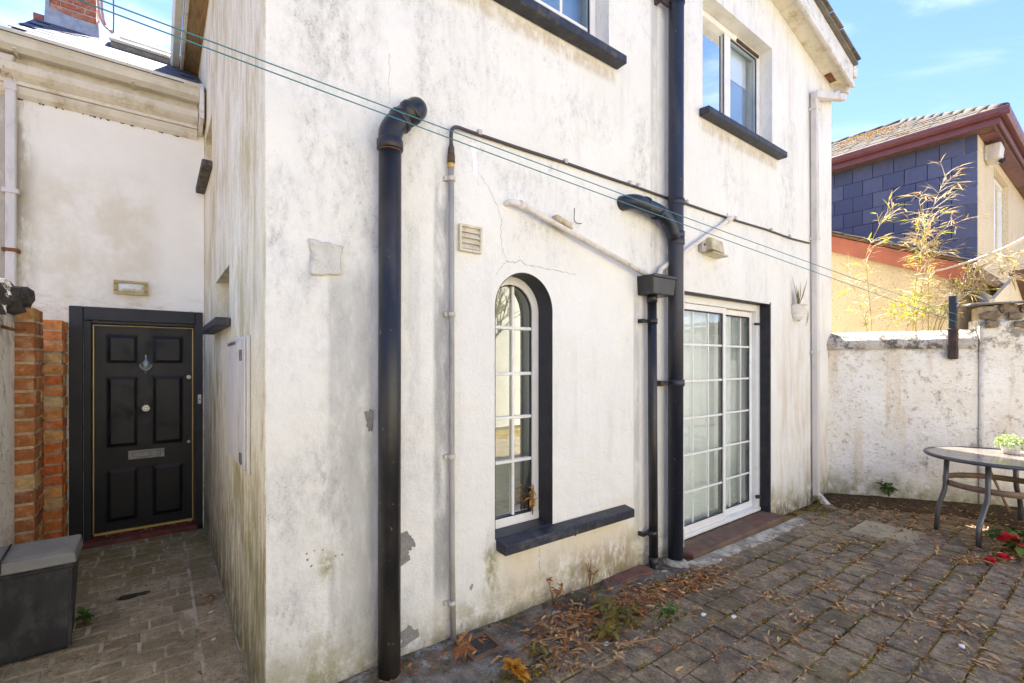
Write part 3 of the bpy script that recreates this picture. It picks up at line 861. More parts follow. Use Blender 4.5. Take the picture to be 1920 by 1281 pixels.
# ---- arched window
def arch_window():
    w_ = MB()
    part_w = bpy.data.objects.new('arched_window', None)
    part_w.location = (1.912, 2.55, 0.5)
    part_w.empty_display_size = 0.1
    link(part_w, house)
    part_w['label'] = 'tall narrow arched window with white glazing bars'
    out = arch_loop(AX0, AX1, AZB, AZS, 24)
    inn = arch_loop(AX0, AX1, AZB, AZS, 24, 0.058)
    part('frame', MB().sheet(out, [inn], lambda a, b: (a, 2.545, b), lambda a, b: (a, 2.60, b)), 'upvc_white', part_w)
    b_in = arch_loop(AX0, AX1, AZB, AZS, 24, 0.0585)
    b_i2 = arch_loop(AX0, AX1, AZB, AZS, 24, 0.066)
    part('gasket', MB().sheet(b_in, [b_i2], lambda a, b: (a, 2.555, b), lambda a, b: (a, 2.57, b)), 'gate_dark', part_w)
    g = arch_loop(AX0, AX1, AZB, AZS, 24, 0.05)
    part('pane', MB().sheet(g, [], lambda a, b: (a, 2.575, b)), 'window_glass', part_w)
    part('net_curtain', MB().box(AX0 + 0.01, AX1 - 0.01, 2.715, 2.722, 0.52, 2.18), 'net_olive', part_w)
    part('glazing_bar', MB().box(1.925, 1.945, 2.556, 2.572, 0.56, 2.122), 'upvc_white', part_w, 0.003)
    for z in (1.835, 1.525, 1.227, 0.932):
        part('glazing_bar', MB().box(AX0 + 0.06, AX1 - 0.06, 2.553, 2.571, z - 0.011, z + 0.011), 'upvc_white', part_w, 0.003)
    part('bottom_rail', MB().box(AX0 + 0.004, AX1 - 0.004, 2.535, 2.544, 0.505, 0.565), 'upvc_white', part_w, 0.004)
    lin = arch_loop(AX0, AX1, AZB, AZS, 28)
    li2 = arch_loop(AX0, AX1, AZB, AZS, 28, 0.004)
    part('painted_reveal', MB().sheet(lin, [li2], lambda a, b: (a, FY - 0.001, b), lambda a, b: (a, 2.543, b)), 'navy_reveal', part_w)
    part('sill', MB().hexa([(1.68, 2.30, 0.425), (2.90, 2.30, 0.425), (2.90, 2.399, 0.43), (1.68, 2.399, 0.43),
                             (1.68, 2.30, 0.487), (2.90, 2.30, 0.487), (2.90, 2.399, 0.503), (1.68, 2.399, 0.503)]).box(AX0 + 0.006, AX1 - 0.006, 2.397, 2.60, 0.44, 0.506), 'sill_paint', part_w, 0.006, label='dark painted sill running on to the right of the arched window')
    part('sill_joint', MB().box(2.268, 2.276, 2.2985, 2.40, 0.422, 0.492), 'gate_dark', part_w)
arch_window()

# ---- upstairs casements
def casement(x0, x1, z0, z1, mull, bars, lab, sillx, silllab):
    wn = bpy.data.objects.new('window', None)
    wn.location = ((x0 + x1) / 2, 2.55, z0)
    wn.empty_display_size = 0.1
    link(wn, house)
    wn['label'] = lab
    Y0, Y1 = 2.53, 2.60
    fr = MB().box(x0 + 0.003, x0 + 0.06, Y0, Y1, z0 + 0.01, z1 - 0.003).box(x1 - 0.06, x1 - 0.003, Y0, Y1, z0 + 0.01, z1 - 0.003)
    fr.box(x0 + 0.06, x1 - 0.06, Y0, Y1, z1 - 0.062, z1 - 0.003).box(x0 + 0.06, x1 - 0.06, Y0, Y1, z0 + 0.01, z0 + 0.06)
    part('frame', fr, 'upvc_white', wn, 0.004)
    part('mullion', MB().box(mull - 0.055, mull + 0.055, Y0 + 0.003, Y1 - 0.003, z0 + 0.062, z1 - 0.064), 'upvc_white', wn, 0.004)
    part('gasket', MB().box(x1 - 0.072, x1 - 0.061, Y0 + 0.014, Y0 + 0.022, z0 + 0.06, z1 - 0.07).box(mull - 0.066, mull - 0.056, Y0 + 0.014, Y0 + 0.022, z0 + 0.06, z1 - 0.07).box(mull + 0.056, x1 - 0.073, Y0 + 0.014, Y0 + 0.022, z1 - 0.074, z1 - 0.063), 'gate_dark', wn)
    for (a, b) in ((x0 + 0.05, mull - 0.05), (mull + 0.05, x1 - 0.05)):
        part('pane', MB()._add([(a, 2.566, z0 + 0.05), (b, 2.566, z0 + 0.05), (b, 2.566, z1 - 0.05), (a, 2.566, z1 - 0.05)], [(0, 1, 2, 3)]), 'window_glass', wn)
        if bars:
            c = (a + b) / 2
            part('glazing_bar', MB().box(c - 0.011, c + 0.011, 2.555, 2.563, z0 + 0.06, z1 - 0.06), 'upvc_white', wn)
            for z in (z0 + 0.29, z0 + 0.57, z0 + 0.85):
                part('glazing_bar', MB().box(a + 0.01, b - 0.01, 2.552, 2.562, z - 0.011, z + 0.011), 'upvc_white', wn)
    part('sill', MB().hexa([(sillx[0], 2.30, z0 - 0.035), (sillx[1], 2.30, z0 - 0.035), (sillx[1], 2.399, z0 - 0.035), (sillx[0], 2.399, z0 - 0.035),
                             (sillx[0], 2.30, z0 + 0.028), (sillx[1], 2.30, z0 + 0.028), (sillx[1], 2.399, z0 + 0.04), (sillx[0], 2.399, z0 + 0.04)]).box(x0 + 0.004, x1 - 0.004, 2.397, 2.60, z0 + 0.002, z0 + 0.042),
         'sill_paint', wn, 0.006, label=silllab)
    part('roller_blind', MB().box(x0 + 0.05, x1 - 0.05, 2.665, 2.675, z1 - 0.34, z1 + 0.02), 'blind_fabric', wn)
    part('sky_reflection_panel', MB().box(x0 + 0.01, x1 - 0.01, 2.68, 2.69, z0, z1 - 0.2), 'reflected_sky_blue', wn)  # added blue panel, stands in for the sky mirrored in the panes
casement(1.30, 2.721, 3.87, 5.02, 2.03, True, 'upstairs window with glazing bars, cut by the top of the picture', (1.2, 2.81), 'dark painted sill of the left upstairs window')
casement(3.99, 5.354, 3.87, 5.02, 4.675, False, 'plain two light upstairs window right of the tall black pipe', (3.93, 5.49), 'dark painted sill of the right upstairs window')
part('trickle_vent', MB().box(4.84, 5.30, 2.515, 2.528, 4.955, 4.985), 'iron_rust', house)

# ---- small openings in the side wall
def side_window(y0, y1, z0, z1, lab, sl, sm='sill_paint'):
    wn = bpy.data.objects.new('window', None)
    wn.location = (SX, (y0 + y1) / 2, z0)
    link(wn, house)
    wn['label'] = lab
    part('frame', MB().box(SX + 0.20, SX + 0.26, y0 + 0.003, y0 + 0.06, z0, z1).box(SX + 0.20, SX + 0.26, y1 - 0.06, y1 - 0.003, z0, z1).box(SX + 0.20, SX + 0.26, y0 + 0.06, y1 - 0.06, z1 - 0.06, z1 - 0.003).box(SX + 0.20, SX + 0.26, y0 + 0.06, y1 - 0.06, z0 + 0.003, z0 + 0.06), 'upvc_white', wn, 0.004)
    part('pane', MB()._add([(SX + 0.23, y0 + 0.05, z0 + 0.05), (SX + 0.23, y1 - 0.05, z0 + 0.05), (SX + 0.23, y1 - 0.05, z1 - 0.05), (SX + 0.23, y0 + 0.05, z1 - 0.05)], [(0, 1, 2, 3)]), 'window_glass', wn)
    part('sill', MB().box(SX - sl[2], SX - 0.001, sl[0], sl[1], z0 - 0.065, z0 - 0.004).box(SX - 0.002, SX + 0.2, y0 + 0.003, y1 - 0.003, z0 - 0.06, z0 - 0.002), sm, wn, 0.008)
side_window(3.742, 4.66, 1.905, 2.272, 'small deep window low in the stained side wall', (3.64, 4.80, 0.095))
side_window(5.02, 5.76, 3.405, 3.85, 'small window high in the side wall, its decayed sill by the corner', (4.96, 5.82, 0.08), 'rotten_sill')

# ---- sliding door
sd_ = bpy.data.objects.new('sliding_door', None)
sd_.location = (4.5, 2.52, 0)
link(sd_, house)
sd_['label'] = 'white two leaf sliding patio door with glazing bars'
part('frame', MB().box(3.703, 3.765, 2.505, 2.60, 0.0, 2.225).box(5.225, 5.288, 2.505, 2.60, 0.0, 2.225).box(3.765, 5.225, 2.505, 2.60, 2.155, 2.225).box(3.703, 5.288, 2.49, 2.60, -0.018, 0.018), 'upvc_white', sd_, 0.004)
def leaf(x0, x1, y, cols, lab):
    lf = part('door_leaf', MB().box(x0, x0 + 0.045, y - 0.018, y + 0.018, 0.02, 2.15).box(x1 - 0.045, x1, y - 0.018, y + 0.018, 0.02, 2.15).box(x0 + 0.045, x1 - 0.045, y - 0.018, y + 0.018, 2.095, 2.15).box(x0 + 0.045, x1 - 0.045, y - 0.018, y + 0.018, 0.02, 0.085), 'upvc_white', sd_, 0.003, label=lab)
    a, b = x0 + 0.04, x1 - 0.04
    part('pane', MB()._add([(a, y + 0.004, 0.08), (b, y + 0.004, 0.08), (b, y + 0.004, 2.10), (a, y + 0.004, 2.10)], [(0, 1, 2, 3)]), 'window_glass', lf)
    part('gasket', MB().box(x1 - 0.054, x1 - 0.0455, y - 0.008, y, 0.086, 2.094).box(x0 + 0.0455, x1 - 0.055, y - 0.008, y, 2.082, 2.0945).box(x0 + 0.0455, x1 - 0.055, y - 0.008, y, 0.0855, 0.094), 'gate_dark', lf)
    for x in cols:
        part('glazing_bar', MB().box(x - 0.007, x + 0.007, y - 0.008, y - 0.001, 0.095, 2.08), 'upvc_white', lf)
    for z in (1.77, 1.428, 1.08, 0.74, 0.395):
        part('glazing_bar', MB().box(x0 + 0.046, x1 - 0.056, y - 0.010, y - 0.001, z - 0.009, z + 0.009), 'upvc_white', lf)
leaf(3.768, 4.60, 2.53, (4.03, 4.295), 'left sliding leaf')
leaf(4.585, 5.223, 2.572, (4.775, 5.0), 'right sliding leaf')
part('bolt', MB().tube([(5.205, 2.515, 2.02), (5.255, 2.49, 2.02)], 0.014, 10), 'iron_rust', sd_, label='black bolt at the top of the right jamb')
part('bolt', MB().tube([(5.205, 2.50, 0.14), (5.255, 2.475, 0.14)], 0.02, 10), 'gate_dark', sd_, label='black knob at the foot of the right jamb')
lin = MB().box(5.2885, 5.2915, FY - 0.001, 2.50, -0.02, 2.2285).box(3.703, 5.288, FY - 0.001, 2.50, 2.2285, 2.2315)
part('painted_reveal', lin, 'navy_reveal', sd_)
part('jamb_edge', MB().box(5.2925, 5.315, FY - 0.004, FY - 0.0005, -0.1, 2.25), 'navy_reveal', sd_)
part('doorstep', MB().box(3.60, 5.33, 2.245, 2.489, -0.10, -0.022), 'brown_tile', sd_, 0.008, label='brown tiled doorstep with worn red patches')
for (a, b) in ((3.62, 3.82), (4.05, 4.25), (4.72, 5.0)):
    part('worn_patch', MB().prism(jit([(a, 2.27), (b, 2.265), (b - 0.03, 2.36), (a + 0.04, 2.38)], 0.012, 4, int(a * 50)), 'z', -0.024, -0.0195), 'worn_red', sd_)
bl = thing('vertical_blind', 'pale vertical slat blind hanging inside the sliding door', 'blind', (4.5, 2.72, 2.1))
part('head_rail', MB().box(3.73, 5.26, 2.65, 2.69, 2.12, 2.15), 'upvc_white', bl)
slat = MB().box(-0.058, 0.058, -0.001, 0.001, -1.06, 1.06).mesh('slat', 'blind_fabric')
for x, a in [(3.99, 20), (4.10, 14), (4.21, 18), (4.315, 22), (4.42, 34), (4.525, 50), (4.635, 24), (4.745, 16), (4.85, 24), (4.955, 62), (5.05, 70), (5.14, 74), (5.22, 76)]:
    piece('slat', slat, (x, 2.665 + random.uniform(-0.004, 0.004), 1.07), bl, (0, random.uniform(-0.006, 0.006), R(-a + random.uniform(-4, 4))))

# ---- plaster damage on the front
def flake(poly, seed, lab, th=0.003, mat='bare_cement', am=0.006):
    part('bare_patch', MB().prism(jit(poly, am, 4, seed), 'y', FY - th, FY + 0.001), mat, house, label=lab)
flake([(0.855, 1.345), (0.895, 1.36), (0.90, 1.30), (0.893, 1.245), (0.875, 1.24), (0.862, 1.29)], 3, 'grey bare patch left of the thick black pipe')
flake([(1.02, 0.665), (1.08, 0.68), (1.125, 0.64), (1.135, 0.59), (1.10, 0.565), (1.10, 0.525), (1.02, 0.49)], 5, 'grey bare patch right of the thick black pipe', am=0.01)
flake([(1.045, 0.13), (1.09, 0.17), (1.15, 0.13), (1.17, 0.08), (1.06, 0.05)], 8, 'small bare patch at the foot of the wall', am=0.012)
flake([(1.49, 0.255), (1.505, 0.28), (1.515, 0.265), (1.50, 0.235)], 9, 'tiny dark chip beside the grey conduit', am=0.002, mat='crack_dark')
def crack(pts, wd, seed):
    rn = random.Random(seed)
    P = []
    for (a, b) in zip(pts[:-1], pts[1:]):
        for k in range(6):
            t = k / 6
            P.append((a[0] + (b[0] - a[0]) * t + rn.uniform(-0.006, 0.006), a[1] + (b[1] - a[1]) * t + rn.uniform(-0.005, 0.005)))
    P.append(pts[-1])
    mb = MB()
    for i in range(len(P) - 1):
        a, b = Vector(P[i]), Vector(P[i + 1])
        d = (b - a).normalized(); n_ = Vector((-d.y, d.x)) * wd * 0.5 * (0.5 + rn.random())
        q = [a - n_, b - n_ * 0.7, b + n_ * 0.7, a + n_]
        mb._add([(p.x, FY - 0.0012, p.y) for p in q], [(0, 1, 2, 3)])
    part('crack', mb, 'crack_dark', house)
crack([(1.555, 2.746), (1.621, 2.68), (1.700, 2.56), (1.722, 2.50), (1.714, 2.40), (1.735, 2.30), (1.765, 2.24)], 0.0024, 1)
crack([(1.765, 2.24), (1.80, 2.238), (1.84, 2.243), (1.868, 2.262), (1.92, 2.232), (2.05, 2.235), (2.18, 2.232), (2.37, 2.222)], 0.0038, 2)
crack([(1.765, 2.24), (1.72, 2.20), (1.68, 2.145)], 0.002, 3)
crack([(0.99, 3.25), (0.985, 3.1), (0.99, 2.98)], 0.0018, 4)
crack([(2.03, 0.36), (2.035, 0.28), (2.04, 0.2)], 0.003, 5)
flake([(1.495, 2.92), (1.53, 2.92), (1.56, 2.66), (1.515, 2.72)], 12, 'white filler streak below the cable clip', 0.0018, 'upvc_white', 0.004)
for (x, z) in ((0.565, 0.685), (0.60, 0.69), (0.64, 0.685), (0.57, 0.655), (0.70, 0.64), (0.585, 0.62), (0.735, 0.64)):
    flake([(x, z), (x + 0.012, z + 0.004), (x + 0.010, z - 0.008)], int(x * 999), 'small chip low on the left of the front wall', 0.0015, 'crack_dark', 0.003)

# ================================================================== THE WING
WY = 5.87
wing = thing('wing', 'low white wing with slate roof and black front door, across the passage end', 'building', (-0.4, 5.87, 0))
DO = rect(-0.545, 0.312, -0.12, 1.995)
part('wall', MB().sheet([(-1.6, -0.3), (SX - 0.003, -0.3), (SX - 0.003, 4.10), (-1.6, 4.10)], [DO], lambda a, b: (a, WY, b), lambda a, b: (a, WY + 0.3, b)), 'wing_render', wing)
part('end_wall', MB().box(-1.6, -1.3, WY + 0.303, 9.6, -0.3, 4.1), 'wing_render', wing)
part('rear_wall', MB().box(-1.297, SX - 0.003, 9.3, 9.6, -0.3, 4.1), 'wing_render', wing)
# eaves: fascia, mouldings, gutter
part('fascia', MB().box(-1.6, 0.33, 5.79, 5.868, 3.99, 4.30), 'cream_fascia', wing, 0.004)
part('eave_moulding', MB().prism([(5.79, 4.02), (5.745, 4.05), (5.72, 4.075), (5.70, 4.13), (5.715, 4.145), (5.79, 4.15)], 'x', -1.6, 0.33), 'cream_fascia', wing, 0.003)
part('eave_moulding', MB().prism([(5.868, 3.90), (5.83, 3.93), (5.80, 3.985), (5.868, 3.989)], 'x', -1.6, 0.33), 'cream_fascia', wing, 0.003, label='lower eave moulding with black mould spots')
part('gutter', MB().prism([(5.785, 4.23), (5.68, 4.215), (5.63, 4.25), (5.61, 4.30), (5.59, 4.325), (5.585, 4.355), (5.605, 4.357), (5.615, 4.32), (5.785, 4.30)], 'x', -1.6, 0.334), 'gutter_cream', wing, label='cream ogee gutter of the wing, with green algae')
for x in (-0.95, -0.18):
    part('gutter_clip', MB().box(x - 0.012, x + 0.012, 5.60, 5.79, 4.205, 4.214), 'cream_fascia', wing)
part('eave_end', MB().prism([(5.57, 4.02), (5.86, 3.95), (5.86, 4.37), (5.65, 4.40), (5.57, 4.30)], 'x', 0.336, 0.372), 'fascia_white', wing, 0.004, label='white end board where the eave meets the side wall')
mould = MB()
for i in range(26):
    x = random.uniform(-1.05, 0.3)
    mould.prism(jit([(x, 3.905), (x + random.uniform(0.01, 0.06), 3.91), (x + 0.02, 3.89)], 0.006, 2, i), 'y', WY - 0.004, WY - 0.001)
part('mould_spots', mould, 'mould_patch', wing)
# roof
RP = 0.612
def wr(y): return 4.335 + (y - 5.63) * RP
wroof = part('roof', MB().hexa([(-1.02, 5.63, wr(5.63) - 0.03), (SX - 0.01, 5.63, wr(5.63) - 0.03), (SX - 0.01, 7.6, wr(7.6) - 0.03), (-1.12, 7.6, wr(7.6) - 0.03),
                                 (-1.02, 5.63, wr(5.63)), (SX - 0.01, 5.63, wr(5.63)), (SX - 0.01, 7.6, wr(7.6)), (-1.12, 7.6, wr(7.6))])
             .hexa([(-1.12, 7.602, wr(7.6) - 0.03), (SX - 0.01, 7.602, wr(7.6) - 0.03), (SX - 0.01, 9.65, 4.3), (-1.02, 9.65, 4.3), (-1.12, 7.602, wr(7.6)), (SX - 0.01, 7.602, wr(7.6)), (SX - 0.01, 9.65, 4.33), (-1.02, 9.65, 4.33)]), 'wing_slate', wing)
ang = math.atan(RP)
wsl = MB().box(-0.125, 0.125, -0.19, 0.19, -0.004, 0.004).mesh('wing_slate', 'wing_slate', 0.0015)
nrow = 9
for r_ in range(nrow):
    y = 5.75 + r_ * 0.215
    for c_ in range(7):
        x = -0.93 + c_ * 0.253 + (0.126 if r_ % 2 else 0) - 0.02 * r_ / nrow
        if x > SX - 0.13: continue
        piece('slate', wsl, (x, y, wr(y) + 0.010), wroof, (ang - 0.018, random.uniform(-0.006, 0.006), random.uniform(-0.008, 0.008)))
rt_ = MB().tube([(-0.15, 0, 0), (0.15, 0, 0)], 0.055, 12)
part('ridge_tile', MB().tube([(-1.13, 7.62, wr(7.6) + 0.02), (-1.0, 7.62, wr(7.6) + 0.02)], 0.055, 14), 'ridge_clay', wroof)
part('ridge_tile', MB().tube([(-0.55, 7.62, wr(7.6) - 0.015), (SX - 0.02, 7.62, wr(7.6) - 0.015)], 0.03, 14), 'lead_flashing', wroof, label='grey ridge roll right of the chimney')
# skylight
sk = bpy.data.objects.new('skylight', None)
sk.location = (-0.1, 7.3, wr(7.3))
link(sk, wing)
sk['label'] = 'roof window with bright metal frame'
def onroof(x, y, h): return (x, y - h * math.sin(ang), wr(y) + h * math.cos(ang))
def slab(mb, x0, x1, y0, y1, h0, h1):
    return mb.hexa([onroof(x0, y0, h0), onroof(x1, y0, h0), onroof(x1, y1, h0), onroof(x0, y1, h0), onroof(x0, y0, h1), onroof(x1, y0, h1), onroof(x1, y1, h1), onroof(x0, y1, h1)])
part('kerb', slab(MB(), -0.42, SX - 0.03, 6.95, 7.55, 0.0, 0.07), 'pewter', sk, 0.004)
part('frame', slab(slab(slab(slab(MB(), -0.43, SX - 0.02, 6.94, 7.01, 0.072, 0.105), -0.43, SX - 0.02, 7.49, 7.56, 0.072, 0.105), -0.43, -0.36, 7.01, 7.49, 0.072, 0.105), SX - 0.09, SX - 0.02, 7.01, 7.49, 0.072, 0.105), 'skylight_metal', sk, 0.004)
part('pane', slab(MB(), -0.36, SX - 0.09, 7.01, 7.49, 0.075, 0.088), 'table_glass', sk)
# chimney
ch = part('chimney', MB().box(-0.995, -0.582, 7.505, 7.945, 5.2, 6.75), 'chimney_mortar', wing, label='red brick chimney with lead flashing on the wing roof')
cb = [MB().box(-l / 2, l / 2, -0.05, 0.05, -0.031, 0.031).mesh('brick', 'chimney_brick', 0.004) for l in (0.203, 0.093)]
for k in range(14):
    z = 5.68 + k * 0.0755
    if k % 2:
        cells = [(-0.945, 1), (-0.790, 0), (-0.633, 1)]
    else:
        cells = [(-0.893, 0), (-0.683, 0)]
    for x, t_ in cells:
        piece('brick', cb[t_], (x, 7.547 + random.uniform(-0.003, 0.003), z), ch)
    piece('brick', cb[0], (-0.627, 7.72 + (0.05 if k % 2 else -0.05), z), ch, (0, 0, R(90)))
part('flashing', MB().hexa([(-1.03, 7.475, 5.44), (-0.55, 7.475, 5.44), (-0.55, 7.49, 5.44), (-1.03, 7.49, 5.44), (-1.02, 7.475, 5.66), (-0.56, 7.475, 5.60), (-0.56, 7.49, 5.60), (-1.02, 7.49, 5.66)]).box(-0.577, -0.562, 7.49, 7.96, 5.45, 5.68), 'lead_flashing', ch)
part('corner_flashing', MB().box(-1.02, -0.985, 7.483, 7.51, 5.66, 6.1), 'lead_flashing', ch)
for i, dx in enumerate((0, 0.03)):
    part('overflow_pipe', MB().tube(smooth_path([(-0.575 + dx, 7.46, 6.2), (-0.555 + dx, 7.46, 5.75), (-0.50 + dx, 7.40, 5.60 - i * 0.01), (-0.43, 7.35, 5.545 - i * 0.02)], 0.08), 0.013, 8), 'pink_pipe', ch)
aer = part('aerial_cable', MB().tube([(-0.437, 7.65, 5.60), (-0.432, 7.65, 5.85), (-0.437, 7.65, 6.5)], 0.008, 6), 'maroon_upvc', wing)

# black front door in the wing
fd = bpy.data.objects.new('front_door', None)
fd.location = (-0.09, 5.95, 0)
link(fd, wing)
fd['label'] = 'black six panel door with brass edge strip and tarnished knocker'
sur = MB().box(-0.642, -0.5455, WY - 0.022, WY - 0.001, -0.13, 2.12).box(0.3125, 0.378, WY - 0.022, WY - 0.001, -0.13, 2.12).box(-0.5455, 0.3125, WY - 0.022, WY - 0.001, 1.9955, 2.12)
part('door_surround', sur, 'black_paint', fd, 0.005)
part('door_frame', MB().box(-0.5445, -0.491, WY, WY + 0.14, -0.1, 1.99).box(0.3145 - 0.008, 0.3115, WY, WY + 0.14, -0.1, 1.99).box(-0.4905, 0.306, WY, WY + 0.14, 1.965, 1.9945), 'black_paint', fd, 0.004)
DY = WY + 0.075
dx0, dx1, dz0, dz1 = -0.486, 0.300, -0.03, 1.958
part('edge_strip', MB().box(dx0 + 0.001, dx0 + 0.008, DY - 0.008, DY + 0.002, dz0, dz1).box(dx1 - 0.008, dx1 - 0.001, DY - 0.008, DY + 0.002, dz0, dz1).box(dx0 + 0.008, dx1 - 0.008, DY - 0.012, DY + 0.002, dz1 - 0.005, dz1).box(dx0 + 0.008, dx1 - 0.008, DY - 0.02, DY + 0.002, dz0 - 0.012, dz0 + 0.008), 'brass_strip', fd)
panels = [(-0.395, -0.145, 1.585, 1.875), (-0.045, 0.220, 1.585, 1.875), (-0.395, -0.145, 0.775, 1.47), (-0.045, 0.220, 0.775, 1.47), (-0.395, -0.145, 0.06, 0.575), (-0.045, 0.220, 0.06, 0.575)]
part('door_slab', MB().sheet(rect(dx0 + 0.009, dx1 - 0.009, dz0 + 0.009, dz1 - 0.009), [rect(*p) for p in panels], lambda a, b: (a, DY, b), lambda a, b: (a, DY + 0.05, b)), 'door_black', fd, 0.005)
for p in panels:
    o = 0.035
    pm = MB()
    a0, a1, b0, b1 = p
    rr = [[(a0 + i, DY + y, b0 + i), (a1 - i, DY + y, b0 + i), (a1 - i, DY + y, b1 - i), (a0 + i, DY + y, b1 - i)] for (i, y) in ((0.0, 0.014), (0.012, 0.013), (o, 0.004), (o + 0.004, 0.003))]
    vs_ = sum(rr, [])
    fs_ = []
    for l_ in range(3):
        for q in range(4):
            fs_.append((l_ * 4 + q, l_ * 4 + (q + 1) % 4, (l_ + 1) * 4 + (q + 1) % 4, (l_ + 1) * 4 + q))
    fs_.append((12, 13, 14, 15))
    part('door_panel', pm._add(vs_, fs_), 'door_black', fd)
kn = part('knocker', MB().lathe([(0.004, 0.17), (0.012, 0.155), (0.006, 0.14), (0.010, 0.125), (0.018, 0.11), (0.036, 0.09), (0.040, 0.075), (0.030, 0.03), (0.012, 0.0), (0.008, -0.02), (0.003, -0.035)], (-0.09, DY - 0.014, 1.51), 20), 'bronze_green', fd, label='tarnished green urn shaped knocker')
part('knocker_ring', MB().tube([(-0.09 + 0.047 * math.sin(t), DY - 0.032, 1.588 - 0.062 * (1 - abs(t) / 3.0 * 0) * math.cos(t)) for t in [(-1.5 + 3.0 * i / 14) for i in range(15)]], 0.007, 8), 'bronze_green', kn)
def disc(x, z, r, lab, mat='worn_silver', sx=1.0):
    return part('door_lock' if r < 0.03 else 'door_knob', MB().tube([(x, DY - 0.002, z), (x, DY - 0.012, z), (x, DY - 0.02, z)], [r, r, r * 0.75], 20).tube([(x, DY - 0.02, z), (x, DY - 0.045, z), (x, DY - 0.055, z)], [r * 0.35, r * 0.5, r * 0.3], 16), mat, fd, label=lab)
disc(-0.09, 1.146, 0.036, 'round worn centre door knob')
disc(0.262, 1.45, 0.022, 'upper cylinder lock')
disc(0.262, 0.78, 0.016, 'lower keyhole plate')
lbx = part('letter_box', MB().sheet(rect(-0.226, 0.057, 0.652, 0.735), [rect(-0.195, 0.027, 0.668, 0.719)], lambda a, b: (a, DY - 0.012, b), lambda a, b: (a, DY - 0.001, b)), 'pewter', fd)
part('letter_flap', MB().box(-0.193, 0.025, DY - 0.008, DY - 0.002, 0.670, 0.717), 'pewter', lbx, 0.003)
dbell = thing('doorbell', 'small brass and white doorbell push on the right of the door surround', 'doorbell', (0.35, WY - 0.025, 1.22))
part('plate', MB().box(0.335, 0.365, WY - 0.034, WY - 0.0235, 1.175, 1.27), 'vent_cream', dbell, 0.004)
part('button', MB().tube([(0.35, WY - 0.034, 1.222), (0.35, WY - 0.042, 1.222)], 0.008, 12), 'pewter', dbell)
part('doorstep', MB().box(-0.60, 0.33, WY - 0.11, WY + 0.13, -0.14, -0.052), 'maroon_step', fd, 0.01, label='chipped maroon painted doorstep')

# wing downpipe with hopper at the far left
dp = thing('downpipe', 'white downpipe with box hopper at the far left of the wing wall', 'drainpipe', (-1.0, 5.83, 0))
part('hopper', MB().hexa([(-1.06, 5.75, 4.12), (-0.99, 5.75, 4.12), (-0.99, 5.86, 4.12), (-1.06, 5.86, 4.12), (-1.10, 5.72, 4.20), (-0.965, 5.72, 4.20), (-0.965, 5.86, 4.20), (-1.10, 5.86, 4.20)]), 'downpipe_white', dp, 0.006)
part('pipe', MB().box(-1.035, -0.97, 5.79, 5.855, 0, 3.98), 'downpipe_white', dp, 0.008)
part('socket', MB().box(-1.042, -0.963, 5.783, 5.86, 3.93, 4.06), 'downpipe_white', dp, 0.006)
part('bracket', MB().box(-1.055, -0.95, 5.781, 5.862, 3.05, 3.09), 'downpipe_white', dp, 0.003)
part('bracket', MB().box(-1.055, -0.95, 5.781, 5.862, 2.55, 2.58), 'rust', dp, 0.003, label='rusty pipe bracket')
nest = LB()
for i in range(70):
    nest.leaf((random.uniform(-1.08, -0.93), random.uniform(5.74, 5.79), random.uniform(4.05, 4.125)), (random.uniform(-1, 1), random.uniform(-.4, .1), random.uniform(-.5, .3)), (0, 0, 1), random.uniform(0.05, 0.11), 0.006, 0.3)
tag(part('nest', nest.mesh('nest', 'dry_leaf')), 'tuft of dry grass stuck under the downpipe hopper', 'nest')

# bulkhead lamp over the door
def door_lamp():
    t = thing('wall_lamp', 'oblong brass rimmed bulkhead lamp above the black door', 'wall lamp', (-0.2, WY, 2.32))
    part('back_plate', MB().box(-0.322, -0.082, WY - 0.03, WY - 0.001, 2.262, 2.378), 'lamp_frame_brass', t, 0.012, 2)
    lens = MB()
    N_ = 10
    vs_ = []
    for i in range(N_ + 1):
        for j in range(5):
            u = i / N_ * 2 - 1; v = j / 4 * 2 - 1
            vs_.append((-0.202 + u * 0.10, WY - 0.032 - 0.032 * (1 - abs(u) ** 4) * (1 - abs(v) ** 3), 2.32 + v * 0.043))
    fs_ = [(i * 5 + j, (i + 1) * 5 + j, (i + 1) * 5 + j + 1, i * 5 + j + 1) for i in range(N_) for j in range(4)]
    lens._add(vs_, fs_, True)
    part('lens', lens, 'lamp_lens', t)
    part('rim', MB().sheet(rect(-0.330, -0.074, 2.256, 2.384), [rect(-0.305, -0.099, 2.274, 2.366)], lambda a, b: (a, WY - 0.048, b), lambda a, b: (a, WY - 0.031, b)), 'lamp_frame_brass', t, 0.006)
    for x in (-0.318, -0.086):
        for z in (2.29, 2.35):
            part('screw', MB().tube([(x, WY - 0.048, z), (x, WY - 0.053, z)], 0.006, 8), 'iron_rust', t)
door_lamp()

